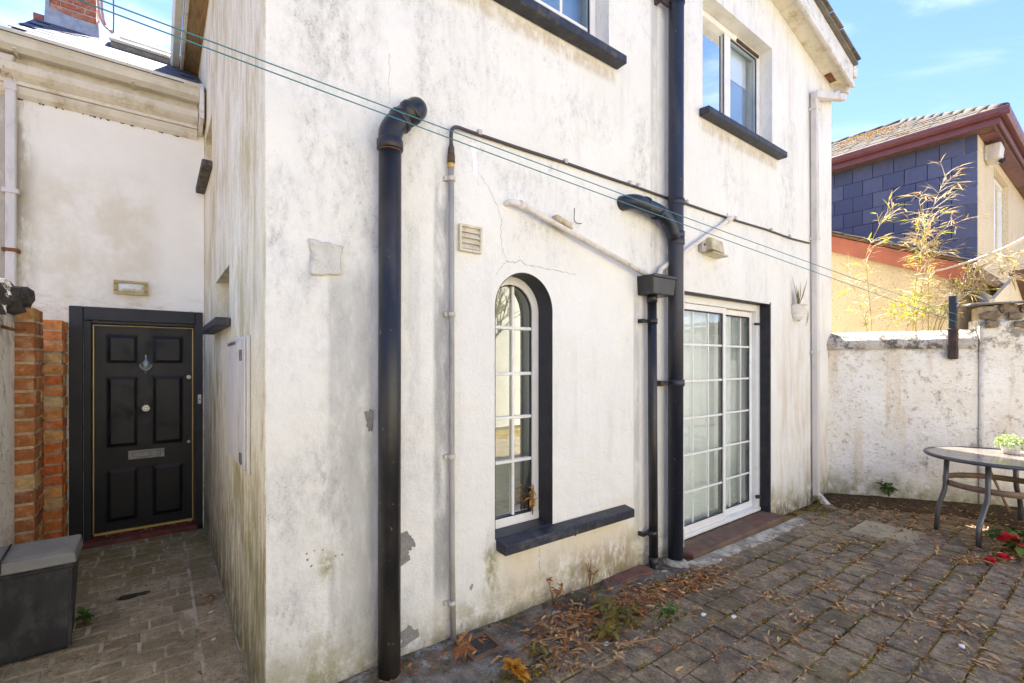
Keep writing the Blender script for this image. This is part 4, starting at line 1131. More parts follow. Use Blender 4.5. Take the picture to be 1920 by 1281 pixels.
# old lamp on the front wall over the sliding door
ol = thing('wall_lamp', 'old grimy glass bulkhead lamp over the sliding door, its glass browned with algae', 'wall lamp', (4.05, FY, 2.66))
part('back_plate', MB().box(3.91, 3.985, FY - 0.045, FY - 0.001, 2.60, 2.725), 'grey_conduit', ol, 0.006)
part('glass_cover', MB().hexa([(3.99, FY - 0.10, 2.625), (4.20, FY - 0.10, 2.605), (4.20, FY - 0.002, 2.605), (3.99, FY - 0.002, 2.62), (3.99, FY - 0.085, 2.735), (4.19, FY - 0.085, 2.72), (4.19, FY - 0.002, 2.725), (3.99, FY - 0.002, 2.74)]), 'lamp_glass_dirty', ol, 0.012, 2)
part('base_rim', MB().hexa([(3.98, FY - 0.115, 2.588), (4.23, FY - 0.115, 2.578), (4.23, FY - 0.002, 2.578), (3.98, FY - 0.002, 2.588), (3.98, FY - 0.115, 2.602), (4.23, FY - 0.115, 2.594), (4.23, FY - 0.002, 2.594), (3.98, FY - 0.002, 2.602)]), 'lamp_glass_dirty', ol, 0.004)
part('screw', MB().tube([(3.945, FY - 0.045, 2.665), (3.945, FY - 0.052, 2.665)], 0.01, 10), 'iron_rust', ol)

# ================================================================== PIPES ON THE FRONT
bp = thing('drainpipe', 'thick black drainpipe with knuckle bend and domed elbow, nearest the corner', 'drainpipe', (0.955, 2.31, 0))
part('pipe', MB().tube([(0.950, 2.31, -0.05), (0.955, 2.31, 2.71)], 0.057, 28), 'black_pipe', bp)
part('lower_elbow', MB().tube(smooth_path([(0.955, 2.31, 2.69), (0.955, 2.31, 2.80), (1.035, 2.31, 2.885)], 0.1, 8), 0.0595, 28), 'black_pipe', bp)
part('collar', MB().tube([(0.955, 2.31, 2.685), (0.955, 2.31, 2.693), (0.955, 2.31, 2.735), (0.955, 2.31, 2.742)], [0.060, 0.0665, 0.0665, 0.060], 28), 'black_pipe', bp)
part('collar', MB().tube([(0.998, 2.31, 2.846), (1.003, 2.31, 2.851), (1.018, 2.31, 2.867), (1.022, 2.31, 2.871)], [0.061, 0.066, 0.066, 0.061], 28), 'black_pipe', bp)
part('orange_seal', MB().tube([(0.955, 2.31, 2.680), (0.955, 2.31, 2.6845)], 0.0584, 28), 'rust', bp, label='orange seal ring showing under the collar')
part('upper_elbow', MB().tube(smooth_path([(1.022, 2.31, 2.871), (1.112, 2.308, 2.962), (1.125, 2.42, 2.972)], 0.075, 10), 0.0595, 28), 'black_pipe', bp)
part('collar', MB().tube([(1.055, 2.31, 2.905), (1.060, 2.31, 2.910), (1.074, 2.31, 2.924), (1.078, 2.31, 2.928)], [0.061, 0.066, 0.066, 0.061], 28), 'black_pipe', bp)

cdp = thing('conduit', 'thin grey conduit pipe clipped up the wall between black pipe and arched window', 'conduit', (1.35, 2.37, 0))
part('pipe', MB().tube([(1.362, 2.37, -0.03), (1.353, 2.372, 0.5), (1.350, 2.37, 1.6), (1.347, 2.37, 2.74)], 0.0165, 14), 'grey_conduit', cdp)
part('coupling', MB().tube([(1.347, 2.37, 2.745), (1.347, 2.37, 2.79)], 0.022, 14), 'brown_fitting', cdp)
part('brass_end', MB().tube([(1.347, 2.37, 2.715), (1.347, 2.37, 2.745)], 0.0185, 14), 'brass_strip', cdp)
for z in (2.655, 1.876, 1.06, 0.22):
    part('clip', MB().tube([(1.35, 2.37, z - 0.013), (1.35, 2.37, z + 0.013)], 0.0215, 14).box(1.31, 1.352, 2.38, 2.399, z - 0.012, z + 0.012), 'conduit_clip', cdp)
cbl = thing('cable', 'dark cable running level across the front wall from the conduit top', 'cable', (1.35, 2.385, 2.9))
pts = smooth_path([(1.347, 2.37, 2.79), (1.347, 2.372, 2.965), (1.52, 2.388, 2.972), (1.9, 2.388, 2.976), (2.27, 2.388, 2.984), (2.65, 2.388, 2.984), (3.0, 2.388, 2.988), (3.42, 2.388, 2.986), (3.68, 2.388, 2.994), (4.2, 2.388, 2.996), (4.55, 2.388, 3.001), (5.2, 2.388, 3.02), (5.8, 2.388, 3.018), (6.28, 2.388, 3.04)], 0.06)
part('sheath', MB().tube(pts, 0.0105, 10), 'cable_black', cbl)
part('gland', MB().tube([(1.347, 2.37, 2.785), (1.347, 2.37, 2.83), (1.347, 2.37, 2.85)], [0.020, 0.018, 0.012], 14), 'cable_black', cbl)
for x in (1.55, 2.26, 2.95, 3.05, 3.72, 4.55, 5.3, 5.75):
    part('clip', MB().box(x - 0.012, x + 0.012, 2.374, 2.399, 2.97 + (x - 1.5) * 0.013, 3.0 + (x - 1.5) * 0.013), 'conduit_clip', cbl)

sp = thing('soil_pipe', 'tall black soil pipe with side branch, running up past the roofline', 'drainpipe', (3.44, 2.31, 0))
part('pipe', MB().tube([(3.435, 2.31, -0.08), (3.440, 2.31, 2.6), (3.455, 2.31, 6.6)], 0.0615, 28), 'navy_pipe', sp)
for z in (1.432, 2.60, 2.66, 2.93, 4.60):
    part('collar', MB().tube([(3.44 + z * 0.002, 2.31, z - 0.03), (3.44 + z * 0.002, 2.31, z - 0.022), (3.44 + z * 0.002, 2.31, z + 0.022), (3.44 + z * 0.002, 2.31, z + 0.03)], [0.0615, 0.0685, 0.0685, 0.0615], 28), 'navy_pipe', sp)
part('branch', MB().tube(smooth_path([(3.44, 2.31, 2.60), (3.36, 2.31, 2.74), (3.24, 2.31, 2.805), (2.90, 2.305, 2.83), (2.86, 2.43, 2.83)], 0.08, 8), 0.057, 26), 'navy_pipe', sp, label='side branch bending left into the wall')
for (a, b) in (((3.02, 2.31, 2.83), (3.05, 2.31, 2.828)), ((3.19, 2.31, 2.80), (3.215, 2.31, 2.79))):
    part('collar', MB().tube([a, b], 0.0615, 26), 'navy_pipe', sp)
for z in (4.57, 1.43):
    part('bracket', MB().box(3.29, 3.40, 2.335, 2.36, z - 0.018, z + 0.018).box(3.27, 3.295, 2.33, 2.399, z - 0.022, z + 0.022), 'iron_rust', sp)
part('mortar_foot', MB().lathe([(0.13, -0.09), (0.12, -0.03), (0.095, 0.0), (0.07, 0.01)], (3.40, 2.29, -0.03), 18), 'pale_concrete', sp)

rp = thing('rainwater_pipe', 'slim black rainwater pipe with square hopper head left of the soil pipe', 'drainpipe', (3.16, 2.34, 0))
part('pipe', MB().tube([(3.155, 2.335, 2.14), (3.165, 2.335, 1.0), (3.175, 2.335, 0.02)], 0.036, 20), 'black_pipe', rp)
part('shoe', MB().tube(smooth_path([(3.175, 2.335, 0.05), (3.178, 2.335, -0.04), (3.21, 2.26, -0.075)], 0.06), 0.040, 18), 'black_pipe', rp)
for z in (1.93, 0.24):
    part('bracket', MB().tube([(3.16, 2.335, z - 0.02), (3.16, 2.335, z + 0.02)], 0.0405, 20).box(3.07, 3.14, 2.345, 2.37, z - 0.012, z + 0.012).box(3.06, 3.08, 2.345, 2.399, z - 0.016, z + 0.016), 'black_pipe', rp)
part('collar', MB().tube([(3.156, 2.335, 2.08), (3.156, 2.335, 2.14)], 0.041, 20), 'black_pipe', rp)
hp = MB()
o4 = lambda a, b, c, d, z: [(a, c, z), (b, c, z), (b, d, z), (a, d, z)]
hp.hexa(o4(3.055, 3.325, 2.248, 2.398, 2.135) + o4(3.045, 3.335, 2.235, 2.398, 2.285))
hp.hexa(o4(3.038, 3.342, 2.228, 2.2345, 2.262) + o4(3.036, 3.344, 2.226, 2.2345, 2.288))
part('hopper', hp, 'black_pipe', rp, 0.005)

wp = thing('waste_pipe', 'white waste pipe sloping down rightwards to the hopper head, lichen spotted', 'waste pipe', (2.4, 2.36, 2.4))
part('pipe', MB().tube(smooth_path([(1.755, 2.41, 2.60), (1.76, 2.355, 2.605), (1.86, 2.352, 2.598), (3.13, 2.34, 2.285)], 0.05), 0.0185, 16), 'waste_white', wp)
part('collar', MB().tube([(1.83, 2.352, 2.602), (1.88, 2.352, 2.594)], 0.026, 16), 'waste_white', wp)
part('bracket', MB().hexa([(2.13, 2.33, 2.555), (2.29, 2.33, 2.515), (2.29, 2.399, 2.515), (2.13, 2.399, 2.555), (2.14, 2.34, 2.60), (2.28, 2.34, 2.565), (2.28, 2.399, 2.565), (2.14, 2.399, 2.60)]), 'mortar_lime', wp, 0.01, label='crusty mortar lump holding the pipe')
part('wire_hook', MB().tube(smooth_path([(2.33, 2.37, 2.68), (2.325, 2.37, 2.59), (2.36, 2.37, 2.575), (2.40, 2.37, 2.585)], 0.02), 0.003, 6), 'iron_rust', wp)
wp2 = thing('waste_pipe', 'white waste pipe passing behind the soil pipe, rising rightwards from the hopper head', 'waste pipe', (3.9, 2.36, 2.6))
part('pipe', MB().tube(smooth_path([(3.24, 2.335, 2.27), (3.30, 2.36, 2.365), (4.41, 2.365, 2.985), (4.45, 2.42, 3.0)], 0.05), 0.0195, 16), 'waste_white', wp2)
part('elbow', MB().tube([(4.34, 2.364, 2.946), (4.42, 2.364, 2.99), (4.44, 2.364, 3.0)], [0.026, 0.027, 0.022], 16).tube([(4.37, 2.364, 2.98), (4.36, 2.364, 3.03)], 0.008, 8), 'waste_white', wp2)

wd = thing('downpipe', 'square white downpipe at the right end of the front wall', 'drainpipe', (6.36, 2.35, 0))
part('pipe', MB().hexa(o4(6.36, 6.43, 2.318, 2.385, -0.02) + o4(6.305, 6.375, 2.318, 2.385, 4.80)), 'downpipe_white', wd, 0.007)
part('offset_bend', MB().hexa([(6.30, 2.30, 4.77), (7.10, 2.26, 4.985), (7.10, 2.33, 4.985), (6.30, 2.385, 4.77), (6.30, 2.30, 4.86), (7.10, 2.26, 5.07), (7.10, 2.33, 5.07), (6.30, 2.385, 4.86)]), 'downpipe_white', wd, 0.007)
for z in (4.66, 3.10, 1.73):
    xx = 6.395 - z * 0.0115
    part('bracket', MB().box(xx - 0.048, xx + 0.048, 2.312, 2.399, z - 0.018, z + 0.018), 'downpipe_white', wd, 0.004)
part('outlet', MB().box(7.06, 7.15, 2.24, 2.33, 5.07, 5.27), 'downpipe_white', wd, 0.006)
part('shoe', MB().hexa(o4(6.39, 6.47, 2.22, 2.30, -0.105) + o4(6.358, 6.435, 2.315, 2.387, 0.02)), 'downpipe_white', wd, 0.006)

# vent, cement patch, meter box
vt = thing('wall_vent', 'cream louvred air vent on the front wall beside the conduit', 'vent', (1.48, FY, 2.33))
part('vent_frame', MB().sheet(rect(1.407, 1.562, 2.255, 2.412), [rect(1.420, 1.549, 2.268, 2.399)], lambda a, b: (a, FY - 0.028, b), lambda a, b: (a, FY - 0.001, b)), 'vent_cream', vt, 0.002)
for i in range(4):
    z = 2.272 + i * 0.032
    part('louvre', MB().hexa([(1.4205, FY - 0.026, z), (1.5485, FY - 0.026, z), (1.5485, FY - 0.022, z), (1.4205, FY - 0.022, z), (1.4205, FY - 0.010, z + 0.031), (1.5485, FY - 0.010, z + 0.031), (1.5485, FY - 0.006, z + 0.031), (1.4205, FY - 0.006, z + 0.031)]), 'vent_cream', vt)
cp = tag(part('cement_patch', MB().prism(jit([(0.575, 2.195), (0.74, 2.182), (0.728, 2.11), (0.735, 2.033), (0.585, 2.024), (0.59, 2.12)], 0.005, 5, 3), 'y', FY - 0.022, FY - 0.0005), 'cement_patch', None, 0.006), 'square lump of rough cement on the wall left of the thick black pipe', 'cement patch')
for x in (0.60, 0.69):
    part('bolt', MB().tube([(x, FY - 0.021, 2.17), (x, FY - 0.029, 2.17)], 0.007, 8), 'vent_cream', cp)
mbx = thing('meter_box', 'white meter cupboard with two latches on the stained side wall', 'meter box', (SX, 3.2, 1.35))
part('box', MB().box(SX - 0.020, SX - 0.001, 2.80, 3.58, 1.01, 1.745), 'downpipe_white', mbx, 0.006)
part('door', MB().box(SX - 0.030, SX - 0.021, 2.815, 3.565, 1.03, 1.725), 'downpipe_white', mbx, 0.005)
part('door_rib', MB().box(SX - 0.034, SX - 0.0305, 3.03, 3.05, 1.05, 1.70), 'downpipe_white', mbx)
for z in (1.64, 1.08):
    part('latch', MB().box(SX - 0.037, SX - 0.0305, 2.90, 2.96, z - 0.03, z + 0.03), 'pewter', mbx, 0.002)
part('hinge', MB().box(SX - 0.035, SX - 0.0305, 3.15, 3.50, 1.705, 1.722), 'pewter', mbx)

# hanging wall planter
pl = thing('wall_planter', 'pale half round basket planter with spiky leaves high on the wall right of the door', 'planter', (5.95, FY, 2.2))
bk = MB()
prof = [(0.055, -0.11), (0.085, -0.07), (0.105, 0.0), (0.112, 0.06)]
bk.lathe(prof, (5.93, FY - 0.003, 2.20), 16, False, False, math.pi, 2 * math.pi)
part('basket', bk, 'pot_white', pl)
for (r_, z) in ((0.113, 2.262), (0.107, 2.215), (0.098, 2.17), (0.075, 2.12)):
    part('weave_band', MB().tube([(5.93 + r_ * math.cos(a), FY - 0.003 + r_ * math.sin(a), z + random.uniform(-0.004, 0.004)) for a in [math.pi + math.pi * i / 14 for i in range(15)]], 0.007, 6), 'pot_white', pl)
part('soil', MB().prism([(5.93 + 0.1 * math.cos(math.pi + math.pi * i / 12), FY - 0.003 + 0.1 * math.sin(math.pi + math.pi * i / 12)) for i in range(13)], 'z', 2.21, 2.235), 'soil_litter', pl)
lb = LB()
for i in range(13):
    lb.leaf((5.87 + random.uniform(-0.03, 0.03), FY - 0.05, 2.235), (random.uniform(-0.22, 0.40), random.uniform(-0.25, 0.05), 1), (random.random() - .5, -1, 0.1), random.uniform(0.18, 0.40), 0.016, 0.08, 0.4, None)
part('foliage', lb.mesh('foliage', 'wilting_leaf'), None, pl)
dw = LB()
for i in range(5):
    dw.leaf((5.98 + random.uniform(-0.06, 0.06), FY - 0.11, 2.2), (random.uniform(-0.3, 0.3), -0.1, -1), (0, -1, 0), random.uniform(0.1, 0.22), 0.012, 0.2)
part('dead_strands', dw.mesh('dead_strands', 'dry_leaf'), None, pl)

# ================================================================== GROUND
land = struct('ground', MB()._add([(-150, -150, -0.32), (150, -150, -0.32), (150, 150, -0.32), (-150, 150, -0.32)], [(0, 1, 2, 3)]), 'soil_litter')
# path in the passage
path = struct('path', MB().box(-0.80, SX - 0.001, -4.0, WY - 0.10, -0.22, -0.098), 'path_mortar')
setts = []
for L_ in (0.17, 0.195, 0.225):
    for v_ in range(2):
        bm_ = MB()
        rn = random.Random(int(L_ * 1000) + v_)
        j = lambda: rn.uniform(-0.006, 0.006)
        h_, wd_ = L_ / 2, 0.0615
        bm_.hexa([(-h_ + j(), -wd_ + j(), -0.03), (h_ + j(), -wd_ + j(), -0.03), (h_ + j(), wd_ + j(), -0.03), (-h_ + j(), wd_ + j(), -0.03),
                  (-h_ + j(), -wd_ + j(), 0), (h_ + j(), -wd_ + j(), 0), (h_ + j(), wd_ + j(), 0), (-h_ + j(), wd_ + j(), 0)])
        setts.append((L_, bm_.mesh('sett', 'path_sett', 0.006, 2)))
rn = random.Random(3)
y = WY - 0.19
row = 0
restsett = MB()
while y > -1.0:
    x = -0.79 - rn.uniform(0, 0.12)
    while x < 0.19:
        L_, me = setts[rn.randrange(len(setts))]
        x2 = x + L_ + 0.020
        if x2 > 0.205: break
        if x2 > -0.80 + 0.02:
            if y > 2.7:
                piece('sett', me, ((x + x2) / 2, y, -0.0925 + rn.uniform(-0.0035, 0.0025)), path, (rn.uniform(-0.012, 0.012), rn.uniform(-0.012, 0.012), rn.uniform(-0.03, 0.03)))
            else:
                restsett.box(x + 0.007, x2 - 0.007, y - 0.06, y + 0.06, -0.12, -0.0925)
        x = x2
    rem = 0.200 - x
    if y > 2.7 and rem > 0.05:
        piece('sett', setts[0][1], (x + rem / 2 + 0.002, y, -0.0925 + rn.uniform(-0.003, 0.002)), path, (0, 0, rn.uniform(-0.02, 0.02)), ((rem - 0.012) / 0.17, 1, 1))
    y -= 0.141
kb = [MB().hexa([(-0.085, -h_, -0.03), (0.085, -h_, -0.03), (0.085, h_, -0.03), (-0.085, h_, -0.03), (-0.085, -h_, 0), (0.085, -h_, 0), (0.085, h_, 0), (-0.085, h_, 0)]).mesh('border_sett', 'path_sett', 0.006, 2) for h_ in (0.09, 0.13, 0.11)]
y = WY - 0.12
while y > -1.0:
    q = rn.randrange(3)
    h_ = (0.09, 0.13, 0.11)[q]
    if y > 2.7:
        piece('border_sett', kb[q], (0.298, y - h_, -0.091 + rn.uniform(-0.003, 0.003)), path, (rn.uniform(-0.01, 0.01), rn.uniform(-0.014, 0.014), 0))
    else:
        restsett.box(0.215, 0.38, y - 2 * h_, y, -0.12, -0.0925)
    y -= 2 * h_ + 0.012
o = part('far_setts', restsett, 'path_sett', path); o['kind'] = 'stuff'

# garden wall line (skewed), needed for the patio's edge
GA, GD = Vector((6.88, 2.42)), Vector((0.389, -0.921)).normalized()
GN = Vector((-0.921, -0.389)).normalized()         # towards the patio
def gp(s, off=0.0): return GA + GD * s + GN * off
def wall_s(x, y): return (Vector((x, y)) - GA).dot(GD), (Vector((x, y)) - GA).dot(GN)

patio_v = []; patio_f = []
nx, ny = 46, 34
for j_ in range(ny + 1):
    for i_ in range(nx + 1):
        x = SX + 0.002 + (9.6 - SX) * i_ / nx; y_ = FY - 0.002 - 6.4 * j_ / ny
        patio_v.append((x, y_, gz(x, y_) - 0.009))
for j_ in range(ny):
    for i_ in range(nx):
        a = j_ * (nx + 1) + i_
        patio_f.append((a, a + nx + 1, a + nx + 2, a + 1))
o_ = len(patio_v)
pm = MB()._add(patio_v, patio_f)
patio = struct('patio', pm, 'patio_joint_moss', fixn=False)
part('patio_kerb', MB().box(SX - 0.06, SX - 0.002, -4.0, FY - 0.01, -0.2, -0.012), 'apron_concrete', patio)
F_, CX_, HY_ = 884.0, 960.0, 680.0
axx, axy = math.cos(R(53.04)), math.sin(R(53.04))
def depth(x, y): return x * axx + y * axy
def seen(x, y):
    Z = depth(x, y); l = x * axy - y * axx
    if Z < 0.5: return False
    return abs(F_ * l / Z) < 1010 and F_ * 1.62 / Z < 680
pav = {}
for L_ in (0.155, 0.195, 0.245):
    for v_ in range(3):
        bm_ = MB()
        rn2 = random.Random(int(L_ * 1000) * 7 + v_)
        j = lambda: rn2.uniform(-0.004, 0.004)
        h_, wd_ = L_ / 2, 0.0837
        bm_.hexa([(-h_ + j(), -wd_ + j(), -0.03), (h_ + j(), -wd_ + j(), -0.03), (h_ + j(), wd_ + j(), -0.03), (-h_ + j(), wd_ + j(), -0.03),
                  (-h_ + j(), -wd_ + j(), 0), (h_ + j(), -wd_ + j(), 0), (h_ + j(), wd_ + j(), 0), (-h_ + j(), wd_ + j(), 0)])
        pav.setdefault(L_, []).append(bm_.mesh('paver', 'patio_paver', 0.007, 2))
cand = []
rest = MB()
for k in range(-3, 28):
    yc = 1.8425 - 0.175 * k
    x = 0.44 + rn.uniform(0, 0.15)
    while x < 9.0:
        L_ = rn.choice((0.155, 0.195, 0.195, 0.245))
        xc = x + L_ / 2
        x += L_ + 0.007
        s_, off_ = wall_s(xc, yc)
        if off_ < 0.34 + 0.1 * math.sin(xc * 5): continue
        if yc > 1.93:
            if xc < 2.62: continue
            if xc < 5.42 and yc > 2.13: continue
            if yc > 2.30 : continue
        if 5.42 < xc < 5.98 and 1.17 < yc < 1.75: continue
        cand.append((xc, yc, L_))
vis = sorted([c for c in cand if seen(c[0], c[1])], key=lambda c: depth(c[0], c[1]))
near = set(vis[:290])
for c in cand:
    xc, yc, L_ = c
    z = gz(xc, yc)
    if c in near:
        piece('paver', rn.choice(pav[L_]), (xc, yc + rn.uniform(-0.003, 0.003), z + rn.uniform(-0.006, 0.005)), patio, (rn.uniform(-0.016, 0.016), rn.uniform(-0.016, 0.016) + (0.02 if xc > 1 else 0), rn.uniform(-0.022, 0.022)))
    else:
        rest.box(xc - L_ / 2, xc + L_ / 2, yc - 0.0825, yc + 0.0825, z - 0.03, z + rn.uniform(-0.004, 0.003))
o = part('far_pavers', rest, 'patio_paver', patio); o['kind'] = 'stuff'
part('stone_slab', MB().box(5.44, 5.97, 1.19, 1.73, gz(5.7, 1.5) - 0.04, gz(5.7, 1.5) + 0.008), 'mossy_slab', patio, 0.008, label='large plain stone slab set into the paving')
part('concrete_strip', MB().hexa([(3.42, 2.075, gz(3.4, 2.1) - 0.05), (5.50, 2.08, gz(5.5, 2.1) - 0.05), (5.62, 2.243, gz(5.5, 2.2) - 0.05), (3.42, 2.243, gz(3.4, 2.2) - 0.05), (3.42, 2.075, gz(3.4, 2.1) + 0.004), (5.50, 2.08, gz(5.5, 2.1) + 0.004), (5.62, 2.243, gz(5.5, 2.2) + 0.006), (3.42, 2.243, gz(3.4, 2.2) + 0.006)]), 'pale_concrete', patio, 0.006, label='pale concrete strip in front of the sliding door')
# broken concrete apron along the foot of the wall, with slabs
ap_v, ap_f = [], []
nx2, ny2 = 90, 22
for j_ in range(ny2 + 1):
    for i_ in range(nx2 + 1):
        x = SX + 0.01 + 3.0 * i_ / nx2; t = j_ / ny2
        yb = 1.94 + 0.012 * math.sin(x * 9)
        if x > 2.55: yb = 1.94 + min(1, (x - 2.55) / 0.2) * 0.20
        y_ = FY - 0.003 - t * (FY - yb)
        hh = 0.012 * mnoise.noise((x * 4, y_ * 4, 3)) + 0.006 * mnoise.noise((x * 15, y_ * 15, 1)) + 0.010 * (1 - t)
        ap_v.append((x, y_, gz(x, y_) + 0.003 + hh - (0.03 if j_ == ny2 or i_ == nx2 else 0)))
for j_ in range(ny2):
    for i_ in range(nx2):
        a = j_ * (nx2 + 1) + i_
        x, y_, _ = ap_v[a]
        if 1.365 < x < 1.535 and 2.145 < y_ < 2.31: continue
        ap_f.append((a, a + nx2 + 1, a + nx2 + 2, a + 1))
am = MB()._add(ap_v, ap_f, True)
part('concrete_apron', am, 'apron_concrete', patio, fixn=False)
part('brick_footing', MB().prism(jit([(2.62, 2.395), (3.10, 2.395), (3.08, 2.26), (2.72, 2.30)], 0.014, 5, 2), 'z', gz(2.9, 2.3) - 0.02, gz(2.9, 2.3) + 0.028), 'worn_red', patio, 0.006, label='worn red footing at the foot of the wall')

# drain grate
dg = thing('drain_grate', 'square black drain grating in a brick rim at the foot of the conduit', 'drain', (1.45, 2.23, 0))
part('rim', MB().sheet([(1.345, 2.13), (1.555, 2.13), (1.555, 2.325), (1.345, 2.325)], [[(1.372, 2.152), (1.530, 2.152), (1.530, 2.302), (1.372, 2.302)]], lambda a, b: (a, b, 0.016), lambda a, b: (a, b, -0.06)), 'brown_tile', dg, 0.003)
part('sump', MB().box(1.372, 1.530, 2.152, 2.302, -0.10, -0.05), 'gate_dark', dg)
for i in range(13):
    x = 1.379 + i * 0.0119
    part('grate_bar', MB().box(x - 0.0028, x + 0.0028, 2.153, 2.301, -0.008, 0.006), 'table_frame', dg)
part('grate_cross', MB().box(1.373, 1.529, 2.222, 2.232, -0.006, 0.008).lathe([(0.028, -0.004), (0.028, 0.0085)], (1.451, 2.227, 0), 14), 'iron_rust', dg)

# soil and debris along the garden wall
sb_v, sb_f = [], []
ns_, nt_ = 60, 14
for i_ in range(ns_ + 1):
    for j_ in range(nt_ + 1):
        s_ = -0.35 + 4.2 * i_ / ns_
        wdt = 0.50 + 0.10 * math.sin(s_ * 4.3) + 0.08 * math.sin(s_ * 9.1) + min(0.45, max(0, s_ - 0.9) * 0.6)
        t = j_ / nt_
        p = gp(s_, t * wdt)
        y_ = min(p.y, FY - 0.01)
        hh = 0.055 * (1 - t) ** 1.5 + 0.018 * (0.5 + mnoise.noise((p.x * 7, p.y * 7, 2))) * (1 if 0 < j_ < nt_ else 0) + 0.010 * mnoise.noise((p.x * 22, p.y * 22, 5))
        sb_v.append((p.x, y_, gz(p.x, y_) + 0.004 + hh - (0.03 if j_ == nt_ else 0)))
for i_ in range(ns_):
    for j_ in range(nt_):
        a = i_ * (nt_ + 1) + j_
        sb_f.append((a, a + 1, a + nt_ + 2, a + nt_ + 1))
struct('soil_strip', MB()._add(sb_v, sb_f, True), 'soil_litter')

# ================================================================== GARDEN WALLS
def gbox(mb, s0, s1, o0, o1, z0, z1):
    c = [gp(s0, o0), gp(s1, o0), gp(s1, o1), gp(s0, o1)]
    return mb.hexa([(p.x, p.y, z0) for p in c] + [(p.x, p.y, z1) for p in c])
def rough_wall(s0, s1, off, th, z0, z1, amp, seed, nsx=60, nzx=40):
    """a wall slab whose near face and top are uneven"""
    mb = MB(); vs_, fs_ = [], []
    for j_ in range(nzx + 1):
        for i_ in range(nsx + 1):
            s_ = s0 + (s1 - s0) * i_ / nsx; z = z0 + (z1 - z0) * j_ / nzx
            q = amp * (mnoise.noise((s_ * 2.2, z * 2.2, seed)) + 0.5 * mnoise.noise((s_ * 7, z * 7, seed + 3)))
            p = gp(s_, off + q)
            vs_.append((p.x, p.y, z + (amp * 1.0 * mnoise.noise((s_ * 4, 9, seed)) if j_ == nzx else 0)))
    for j_ in range(nzx):
        for i_ in range(nsx):
            a = j_ * (nsx + 1) + i_
            fs_.append((a, a + 1, a + nsx + 2, a + nsx + 1))
    top = [nzx * (nsx + 1) + i_ for i_ in range(nsx + 1)]
    b0 = len(vs_)
    for i_ in range(nsx + 1):
        p = gp(s0 + (s1 - s0) * i_ / nsx, off - th)
        vs_.append((p.x, p.y, z1)); 
    for i_ in range(nsx):
        fs_.append((top[i_], top[i_ + 1], b0 + i_ + 1, b0 + i_))
    c0 = len(vs_)
    for i_ in range(nsx + 1):
        p = gp(s0 + (s1 - s0) * i_ / nsx, off - th)
        vs_.append((p.x, p.y, z0))
    for i_ in range(nsx):
        fs_.append((b0 + i_, b0 + i_ + 1, c0 + i_ + 1, c0 + i_))
    fs_.append(tuple([j_ * (nsx + 1) for j_ in range(nzx + 1)] + [b0, c0]))
    fs_.append(tuple([j_ * (nsx + 1) + nsx for j_ in range(nzx + 1)] + [b0 + nsx, c0 + nsx]))
    mb._add(vs_, fs_, True)
    for i_ in range(nsx * nzx, len(mb.sm)): mb.sm[i_] = False
    return mb
gw = thing('garden_wall', 'blotchy white rendered garden wall with rounded coping joining the house', 'wall', (gp(0.7).x, gp(0.7).y, 0))
part('wall', rough_wall(-0.30, 1.44, 0.0, 0.26, -0.3, 1.79, 0.014, 2), 'garden_wall_render', gw)
def coping(s0, s1, seed):
    mb = MB(); vs_, fs_ = [], []
    prof = [(0.035, 1.765), (0.042, 1.83), (0.030, 1.875), (-0.03, 1.945), (-0.12, 1.985), (-0.20, 1.965), (-0.28, 1.90), (-0.30, 1.77)]
    n_ = 36
    for i_ in range(n_ + 1):
        s_ = s0 + (s1 - s0) * i_ / n_
        for (o_2, z) in prof:
            q = 0.014 * mnoise.noise((s_ * 5, z * 6, seed))
            p = gp(s_, o_2 + q)
            vs_.append((p.x, p.y, z + q))
    m_ = len(prof)
    for i_ in range(n_):
        for k in range(m_):
            k2 = (k + 1) % m_
            fs_.append((i_ * m_ + k, i_ * m_ + k2, (i_ + 1) * m_ + k2, (i_ + 1) * m_ + k))
    fs_.append(tuple(range(m_))); fs_.append(tuple(n_ * m_ + k for k in range(m_)))
    return mb._add(vs_, fs_, False)
part('coping', coping(-0.28, 1.43, 4), 'coping_render', gw, label='weathered half round coping blackened at its left end')

tw = thing('stone_wall', 'taller garden wall of exposed rubble over render under a slate cap, at right edge', 'wall', (gp(2.4).x, gp(2.4).y, 0))
part('wall', rough_wall(1.445, 5.2, 0.022, 0.37, -0.3, 2.085, 0.016, 7, 80, 44), 'garden_wall_render', tw)
part('rubble_core', rough_wall(1.47, 5.2, 0.02, 0.36, 2.06, 2.235, 0.02, 11, 80, 10), 'mortar_lime', tw)
def stone_mesh(seed, sx, sy, sz, amp=0.18, mat='rubble_stone'):
    bm = bmesh.new()
    bmesh.ops.create_icosphere(bm, subdivisions=3, radius=1)
    for v in bm.verts:
        c = v.co
        k = max(abs(c.x), abs(c.y), abs(c.z)) ** 0.6
        c = Vector((c.x / k, c.y / k, c.z / k))
        c *= 1 + amp * mnoise.noise(c * 1.6 + Vector((seed * 3.1, 0, 0))) + 0.4 * amp * mnoise.noise(c * 5 + Vector((seed * 2.1, 4, 0)))
        v.co = Vector((c.x * sx, c.y * sy, c.z * sz))
    me = bpy.data.meshes.new('stone')
    bm.to_mesh(me); bm.free()
    me.materials.append(M[mat])
    return me
gang = math.atan2(GD.y, GD.x)
stm = [stone_mesh(i, (0.11, 0.08, 0.13, 0.06)[i], 0.045, (0.05, 0.06, 0.035, 0.05)[i], 0.42) for i in range(4)]
